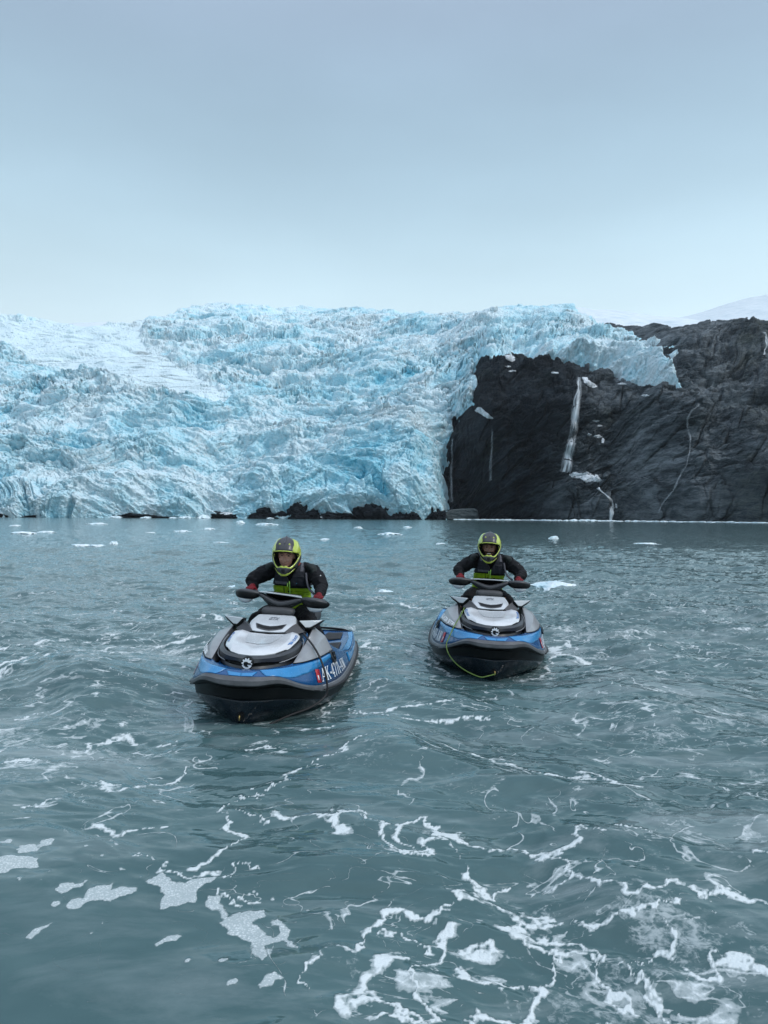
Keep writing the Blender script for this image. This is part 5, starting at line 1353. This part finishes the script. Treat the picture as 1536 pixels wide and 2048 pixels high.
def fall_mat():
    m = NT('falling_water'); cb = m.n('ShaderNodeCombineXYZ'); m.l(m.attr('across'), cb.inputs[0]); m.l(m.attr('along'), cb.inputs[1])
    n = m.noise(cb.outputs[0], 1., 5, .6, .25); a = m.attr('edge')
    al = m.math('MULTIPLY', m.mrange(n, .36, .60, .12, 1.), a, clamp=True)
    m.set(color=(.62, .68, .72), rough=.6, alpha=al); return m.m
M_FIRN, M_FALL = snow_mat(), fall_mat()
def patch_on_cliff(name, label, cat, poly, mat, group=None, off=.12, step=1.3):
    q_ = np.array(poly + poly[:1], float); q_ = catmull(q_, 4)[:-1]
    q_ = q_ + np.stack([noise2(q_[:, 0] / 3.1, q_[:, 1] / 3.1, 5) * 2.2, noise2(q_[:, 0] / 3.1, q_[:, 1] / 3.1, 6) * 1.6], -1)
    poly = [tuple(p) for p in q_]
    V, F = cdt_fill(poly, (step, step))
    ed = sdist(V[:, 0], V[:, 1], poly)
    P = on_cliff(V, off); P[:, 1] -= np.clip(ed, 0, 4) * .12
    me = bpy.data.meshes.new(name); me.from_pydata(P.tolist(), [], [list(f) for f in F]); me.update()
    o = link_mesh(name, me, mat, None); o.data.update()
    if sum(p.normal.y * p.area for p in me.polygons) > 0: me.flip_normals()
    solid(o, .15); tag(o, label, cat, group); return o
G1 = 'old snow patches on the dark cliff'
patch_on_cliff('snow_patch', 'largest white snow patch on the ledge below the tall waterfall', 'snow patch', [(1138, 949), (1150, 944), (1163, 947), (1176, 944), (1186, 951), (1196, 950), (1202, 964), (1184, 963), (1172, 965), (1160, 957), (1146, 956)], M_FIRN, G1)
patch_on_cliff('snow_patch', 'wedge of snow on the rock shoulder beside the ice edge, left of the dark cliff', 'snow patch', [(950, 822), (958, 814), (972, 824), (986, 837), (974, 836), (962, 828)], M_FIRN, G1)
patch_on_cliff('snow_patch', 'snow patch right of the top of the tall waterfall', 'snow patch', [(1162, 756), (1172, 754), (1180, 762), (1194, 772), (1186, 776), (1174, 771)], M_FIRN, G1)
patch_on_cliff('snow_patch', 'snow patch under the hanging ice at the highest point of the cliff', 'snow patch', [(1008, 712), (1022, 709), (1030, 716), (1026, 723), (1016, 721)], M_FIRN, G1)
SCRAPS = ['highest scrap of the snow cluster right of the tall waterfall', 'tiny snow dot just under the highest scrap of the middle cluster', 'small snow scrap left in the middle cluster beside the waterfall', 'broadest snow scrap of the middle cluster right of the waterfall', 'narrow upright snow scrap at the bottom of the middle cluster', 'thin snow streak just below the highest point of the dark cliff', "second thin snow streak lower down under the cliff's highest point", 'thin snow streak left of the top of the tall waterfall', 'snow streak under the hanging ice, right of the waterfall top', 'snow streak under the far right end of the hanging ice', "small upright snow scrap beside the cascade at the water's edge"]
for i, (x, y, w, h) in enumerate([(1192, 842, 8, 2), (1200, 852, 5, 1.5), (1178, 869, 5, 2), (1196, 873, 9, 3), (1206, 881, 3, 5), (1016, 733, 7, 1.4), (1024, 742, 8, 1.4), (1110, 746, 8, 2), (1245, 768, 9, 2), (1290, 791, 8, 2), (1232, 1012, 2.5, 5)]):
    patch_on_cliff('snow_patch', SCRAPS[i], 'snow patch', [(x - w, y), (x - w * .4, y - h), (x + w * .5, y - h * .8), (x + w, y + h * .3), (x + w * .3, y + h), (x - w * .5, y + h * .8)], M_FIRN, 'small snow scraps on the cliff', .10, 1.2)

def fall(label, pts, w, dens=1., off=.9, name='waterfall', cat='waterfall'):
    P2 = catmull(np.array(pts, float), 12); n = len(P2); T = np.gradient(P2, axis=0); T /= np.linalg.norm(T, axis=1, keepdims=True)
    ww = np.interp(np.linspace(0, 1, n), np.linspace(0, 1, len(w)), w)
    k = 9; V = []; E = []
    for j in range(k):
        t = (j / (k - 1) - .5) * 2
        jit = np.array([noise2(np.array([i * .35]), np.array([j * 2.1 + len(pts)]), 3)[0] for i in range(n)])
        Q = P2 + np.stack([-T[:, 1], T[:, 0]], -1) * (ww * t * .5 * (1 + .25 * jit))[:, None]
        V.append(Q); E.append(dens * (1 - t * t) ** 1.3 * np.ones(n))
    V = np.array(V).transpose(1, 0, 2); E = np.array(E).T
    P = on_cliff(V.reshape(-1, 2), off).reshape(n, k, 3)
    for _ in range(6): P[1:-1] = (P[:-2] + P[1:-1] + P[2:]) / 3
    P[..., 1] -= (1 - np.linspace(-1, 1, k) ** 2)[None] * .5
    o = np_mesh(name, P.reshape(-1, 3), grid_faces(n, k), M_FALL); vattr(o, 'edge', E); vattr(o, 'across', np.broadcast_to(np.linspace(0, 5.5, k)[None], (n, k)) + len(pts)); vattr(o, 'along', np.broadcast_to((np.cumsum(np.hypot(*np.gradient(P2, axis=0).T)) * .022)[:, None], (n, k))); tag(o, label, cat)
    return o
fall('tall white waterfall dropping down the middle of the dark cliff', [(1156, 758), (1157, 778), (1153, 805), (1150, 835), (1147, 862), (1142, 888), (1137, 912), (1132, 945)], [7, 10, 15, 17, 20, 20, 27], .85)
fall('thin faint waterfall in the dark recess beside the ice edge', [(906, 878), (905, 910), (903, 950), (903, 1004)], [3, 4, 5, 7], .32)
fall('faint spray of water falling below the snow wedge', [(985, 858), (985, 885), (983, 920), (982, 960)], [2, 4, 5, 6], .28)
fall('long thin stream winding down the right part of the cliff', [(1397, 810), (1386, 822), (1376, 838), (1375, 860), (1380, 880), (1378, 905), (1374, 932), (1362, 952), (1350, 978), (1338, 995), (1324, 1012), (1318, 1030)], [2, 4, 4, 3, 2.5, 3, 3, 5, 3, 4, 3], .32)
fall('little cascade running into the sea at the foot of the cliff', [(1196, 978), (1210, 990), (1222, 1004), (1224, 1020), (1221, 1041)], [3, 3, 7, 8, 7], 1.1)
fall('short stream high on the rock ridge at the right', [(1523, 666), (1530, 676), (1529, 692), (1525, 712)], [2, 4, 4, 3], .8)

# rocks standing at the water's edge under the ice
def lump(name, c, size, seed, mat, rough=.35, flat=.35, sub=5):
    bm = bmesh.new(); bmesh.ops.create_icosphere(bm, subdivisions=sub, radius=1)
    co = np.array([v.co[:] for v in bm.verts])
    x, y, z = co.T
    r = 1 + rough * noise3(x * 1.4, y * 1.4, z * 1.4, seed) + rough * .5 * (1 - 2 * np.abs(noise3(x * 3.1, y * 3.1, z * 3.1, seed + 2))) + rough * .25 * (1 - 2 * np.abs(noise3(x * 7, y * 7, z * 7, seed + 4)))
    P = co * r[:, None]
    for v, p in zip(bm.verts, P): v.co = Vector((p[0] * size[0], p[1] * size[1], p[2] * size[2]))
    me = bpy.data.meshes.new(name); bm.to_mesh(me); bm.free()
    o = link_mesh(name, me, mat, None, smooth=40); o.location = c
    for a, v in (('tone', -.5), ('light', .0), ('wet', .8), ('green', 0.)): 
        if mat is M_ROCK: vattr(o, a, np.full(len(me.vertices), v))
    return o
SHORE = [(-70, 66, 1022, 'low grey rock shelf at the far left end of the ice front', 'rock shelf'), (205, 320, 1025, 'low black rock strip under the ice, left of the centre', 'rock'), (425, 475, 1020, 'small snow topped rock at the foot of the ice', 'rock'),
         (500, 568, 1008, 'humped black rock under the ice, leftmost of the three tall humps', 'rock'), (583, 640, 1000, 'tallest pointed black rock under the ice, middle of the three humps', 'rock'), (638, 724, 1014, 'long low black rock between the two pointed rocks', 'rock'),
         (724, 792, 996, 'black rock outcrop with snow streaks, rightmost of the three tall humps', 'rock'), (785, 836, 1014, 'low dark rock beside the streaked outcrop', 'rock'), (850, 886, 1008, 'dark rock at the right end of the ice front', 'rock')]
for i, (x0, x1, yt, lab, cat) in enumerate(SHORE):
    r = hit((x0 + x1) / 2, 1026, BV_G); Y = (r[0].y if r[0] is not None else 420) + 1.5
    w = (x1 - x0) / FPX * Y / 2; h = (1035 - yt) / FPX * Y; c = at((x0 + x1) / 2, 1035, Y)
    o = lump('rock', (c[0], Y + 2, -.5), (w * 1.05, 7, h * .74), 20 + i, M_ROCK, .62); tag(o, lab, cat, 'rocks at the foot of the glacier')
    if i in (2, 5, 6):
        s = lump('snow_cap', (0, 0, 0), (w * .5, 3.6, h * .30), 50 + i, M_FIRN, .4, sub=4); s.parent = o; s.location = (w * (.2 if i != 5 else -.25), -3.2, h * (.62 if i == 2 else .25))
Yb = hit(920, 1030, BV_C)[0].y - 14 if hit(920, 1030, BV_C)[0] is not None else 360
def boulder_mat():
    m = NT('grey_green_boulder'); c = m.coord('Object', (1, 1, 3), (0, R(4), 0))
    n = m.noise(c, .35, 6, .7, .3); m.set(color=m.ramp(n, [(.3, (.028, .040, .044)), (.6, (.085, .105, .112)), (.75, (.15, .17, .175))]), rough=.7, normal=m.bump(n, 1.5, .9)); return m.m
def block():
    bm = bmesh.new(); Yw = Yb / FPX
    prof = [(-36, 0), (-34, 8), (-28, 17), (-18, 22), (8, 23.5), (28, 24), (33, 21), (35, 10), (33, 0)]
    bmesh.ops.create_cube(bm, size=2); bmesh.ops.subdivide_edges(bm, edges=bm.edges, cuts=16, use_grid_fill=True)
    for v in bm.verts:
        x, y, z = v.co
        p = Vector((x, y, z)); l = (abs(x) ** 8 + abs(y) ** 8 + abs(z) ** 8) ** (1 / 8); p /= max(l, .01)
        X = p.x * 35; top = np.interp(X, [a for a, b in prof], [b for a, b in prof])
        q = Vector((X * Yw, p.y * 6, (top * (p.z * .5 + .5)) * Yw))
        n = float(fbm2(np.array([q.x / 4]), np.array([q.z / 2 + q.y / 4]), 4, 8)[0])
        v.co = q + Vector((n * .5, n * .9, n * .25))
    me = bpy.data.meshes.new('boulder'); bm.to_mesh(me); bm.free(); return me
bo = link_mesh('boulder', block(), boulder_mat(), None, smooth=40); c = at(921, 1036, Yb); bo.location = (c[0], Yb, -.4)
tag(bo, 'long pale grey slab of rock lying at the foot of the dark recess', 'boulder')

# floating ice
def floe_mat():
    m = NT('floating_ice'); c = m.coord('Object'); n = m.noise(c, 1.6, 5, .65)
    m.set(color=m.ramp(n, [(.3, (.42, .66, .76)), (.5, (.68, .80, .85)), (.7, (.84, .88, .90))]), rough=.35, normal=m.bump(n, .25, .8), trans=.0, sss=.0); return m.m
M_FLOE = floe_mat()
def floe(px, py, wpx, hpx, label, seed, group='floes drifting in the bay', depth_k=.7, name='ice_floe'):
    P = on_water(px, py + hpx * .5); Y = P[1]; w = wpx / FPX * Y / 2; h = hpx / FPX * Y
    o = lump(name, (P[0], Y, -.12 * h), (w * .92, max(w * depth_k, .2), h * .85), seed, M_FLOE, .38, sub=4)
    o.rotation_euler[2] = (seed * 1.7) % .6 - .3
    tag(o, label, 'ice floe', group); return o
FL = [(30, 1051, 26, 2.5, 'flat floe nearest the far left shore rocks'), (47, 1065, 46, 6, 'white lumpy floe at the left edge, largest of the far left ones'), (95, 1063, 36, 4, 'low flat floe just right of the lumpy left edge floe'),
      (195, 1047, 40, 3.5, 'thin floe close under the ice front on the left'), (163, 1090, 40, 6, 'broad white floe, left half of the nearer pair at left'), (196, 1091, 34, 5, 'white floe between the broad one and the peaked one'), (228, 1086, 18, 9, 'peaked little floe, right end of the row of three at left'),
      (300, 1065, 22, 3, 'thin floe left of the middle distance, standing alone'), (365, 1062, 36, 3.5, 'long thin floe left of the left rider'), (417, 1057, 26, 4, 'white floe up and left of the left rider'), (480, 1044, 16, 6, 'pointed floe with a peak behind the left rider'),
      (534, 1048, 40, 4, 'long low floe right behind the left helmet'), (440, 1085, 34, 3.5, 'flat floe left of the left helmet'), (716, 1055, 18, 4, 'small floe in the middle of the bay'), (780, 1067, 46, 4.5, 'long white floe between the two riders'), (815, 1054, 16, 3, 'tiny floe beyond the long one between the riders'),
      (1107, 1075, 20, 7, 'rounded little floe just right of the right helmet'), (1292, 1087, 52, 4, 'long flat floe out on the right'), (880, 1087, 18, 3, 'small floe left of the right helmet'), (460, 1176, 36, 11, 'near rounded floe left of the left rider'),
      (768, 1182, 30, 7, 'near low floe between the two jet skis'), (1113, 1168, 112, 17, 'largest floe, wide pale bluish slab right of the right rider'), (650, 1078, 20, 3, 'thin floe right of the left helmet')]
for i, (x, y, w, h, lab) in enumerate(FL):
    floe(x, y, w, h, lab, 100 + i, depth_k=.6 if w < 60 else .8)
CHUNKS = ['calved ice chunk between the low black rock strip and the small rock', 'tallest calved chunk, beside the small snow topped rock', 'low calved chunk at the right end of the low black rock strip', 'calved chunk in front of the low black rock strip, leftmost of the chunks', 'thin calved chunk just right of the low black rock strip', 'tiny calved chunk at the foot of the pointed middle rock', 'tiny calved chunk in front of the long low black rock', 'small calved chunk at the foot of the humped black rock']
for i, (x, y, w, h) in enumerate([(370, 1035, 22, 5), (408, 1033, 20, 8), (292, 1036, 16, 4), (232, 1035, 22, 5), (345, 1037, 14, 3), (596, 1037, 10, 3), (690, 1037, 9, 3), (540, 1036, 12, 3)]):
    Yk = 402; c = at(x, y, Yk); o = lump('ice_chunk', (c[0], Yk, 0), (w / FPX * Yk / 2, 3, h / FPX * Yk * .7), 140 + i, M_FLOE, .4, sub=4)
    tag(o, CHUNKS[i], 'ice chunk', 'calved chunks along the ice front')
rb = random.Random(4)
lastx = 884
i = 0
while lastx < 1560 and i < 90:
    w = rb.uniform(5, 17) if lastx < 1330 else rb.uniform(3, 11)
    x = lastx + w * rb.uniform(.35, .75); lastx = x + w * rb.uniform(.1, .6) + (rb.uniform(2, 8) if lastx > 1230 else 0)
    r = hit(x, 1034, BV_C); Y = (r[0].y if r[0] is not None else 330) - rb.uniform(10, 26)
    h = rb.uniform(1.6, 3.4) * (1.5 if 1140 < x < 1200 else 1)
    X = (x - CX) / FPX * Y
    o = lump('ice_chunk', (X, Y, 0), (w / FPX * Y / 2, rb.uniform(1.5, 4), h / FPX * Y * .6), 200 + i, M_FLOE, .4, sub=3)
    tag(o, 'small white brash ice fragment floating along the foot of the dark cliff', 'ice chunk', 'brash ice along the foot of the cliff'); i += 1

# ================================================================== AIR
bm = bmesh.new(); bmesh.ops.create_cube(bm, size=1)
for v in bm.verts: v.co = Vector((v.co.x * 12000, (v.co.y + .5) * 6400 - 2000, (v.co.z + .5) * 1400 - 3))
me = bpy.data.meshes.new('haze'); bm.to_mesh(me); bm.free()
hz = link_mesh('haze', me, None, None, smooth=False); tag(hz, kind='stuff')
hm_ = bpy.data.materials.new('haze'); hm_.use_nodes = True; t_ = hm_.node_tree; t_.nodes.clear()
o_ = t_.nodes.new('ShaderNodeOutputMaterial'); v_ = t_.nodes.new('ShaderNodeVolumePrincipled'); t_.links.new(v_.outputs[0], o_.inputs['Volume'])
v_.inputs['Color'].default_value = (.86, .93, .97, 1); v_.inputs['Density'].default_value = .00006; v_.inputs['Anisotropy'].default_value = .2
me.materials.append(hm_)
scene.cycles.volume_bounces = 0
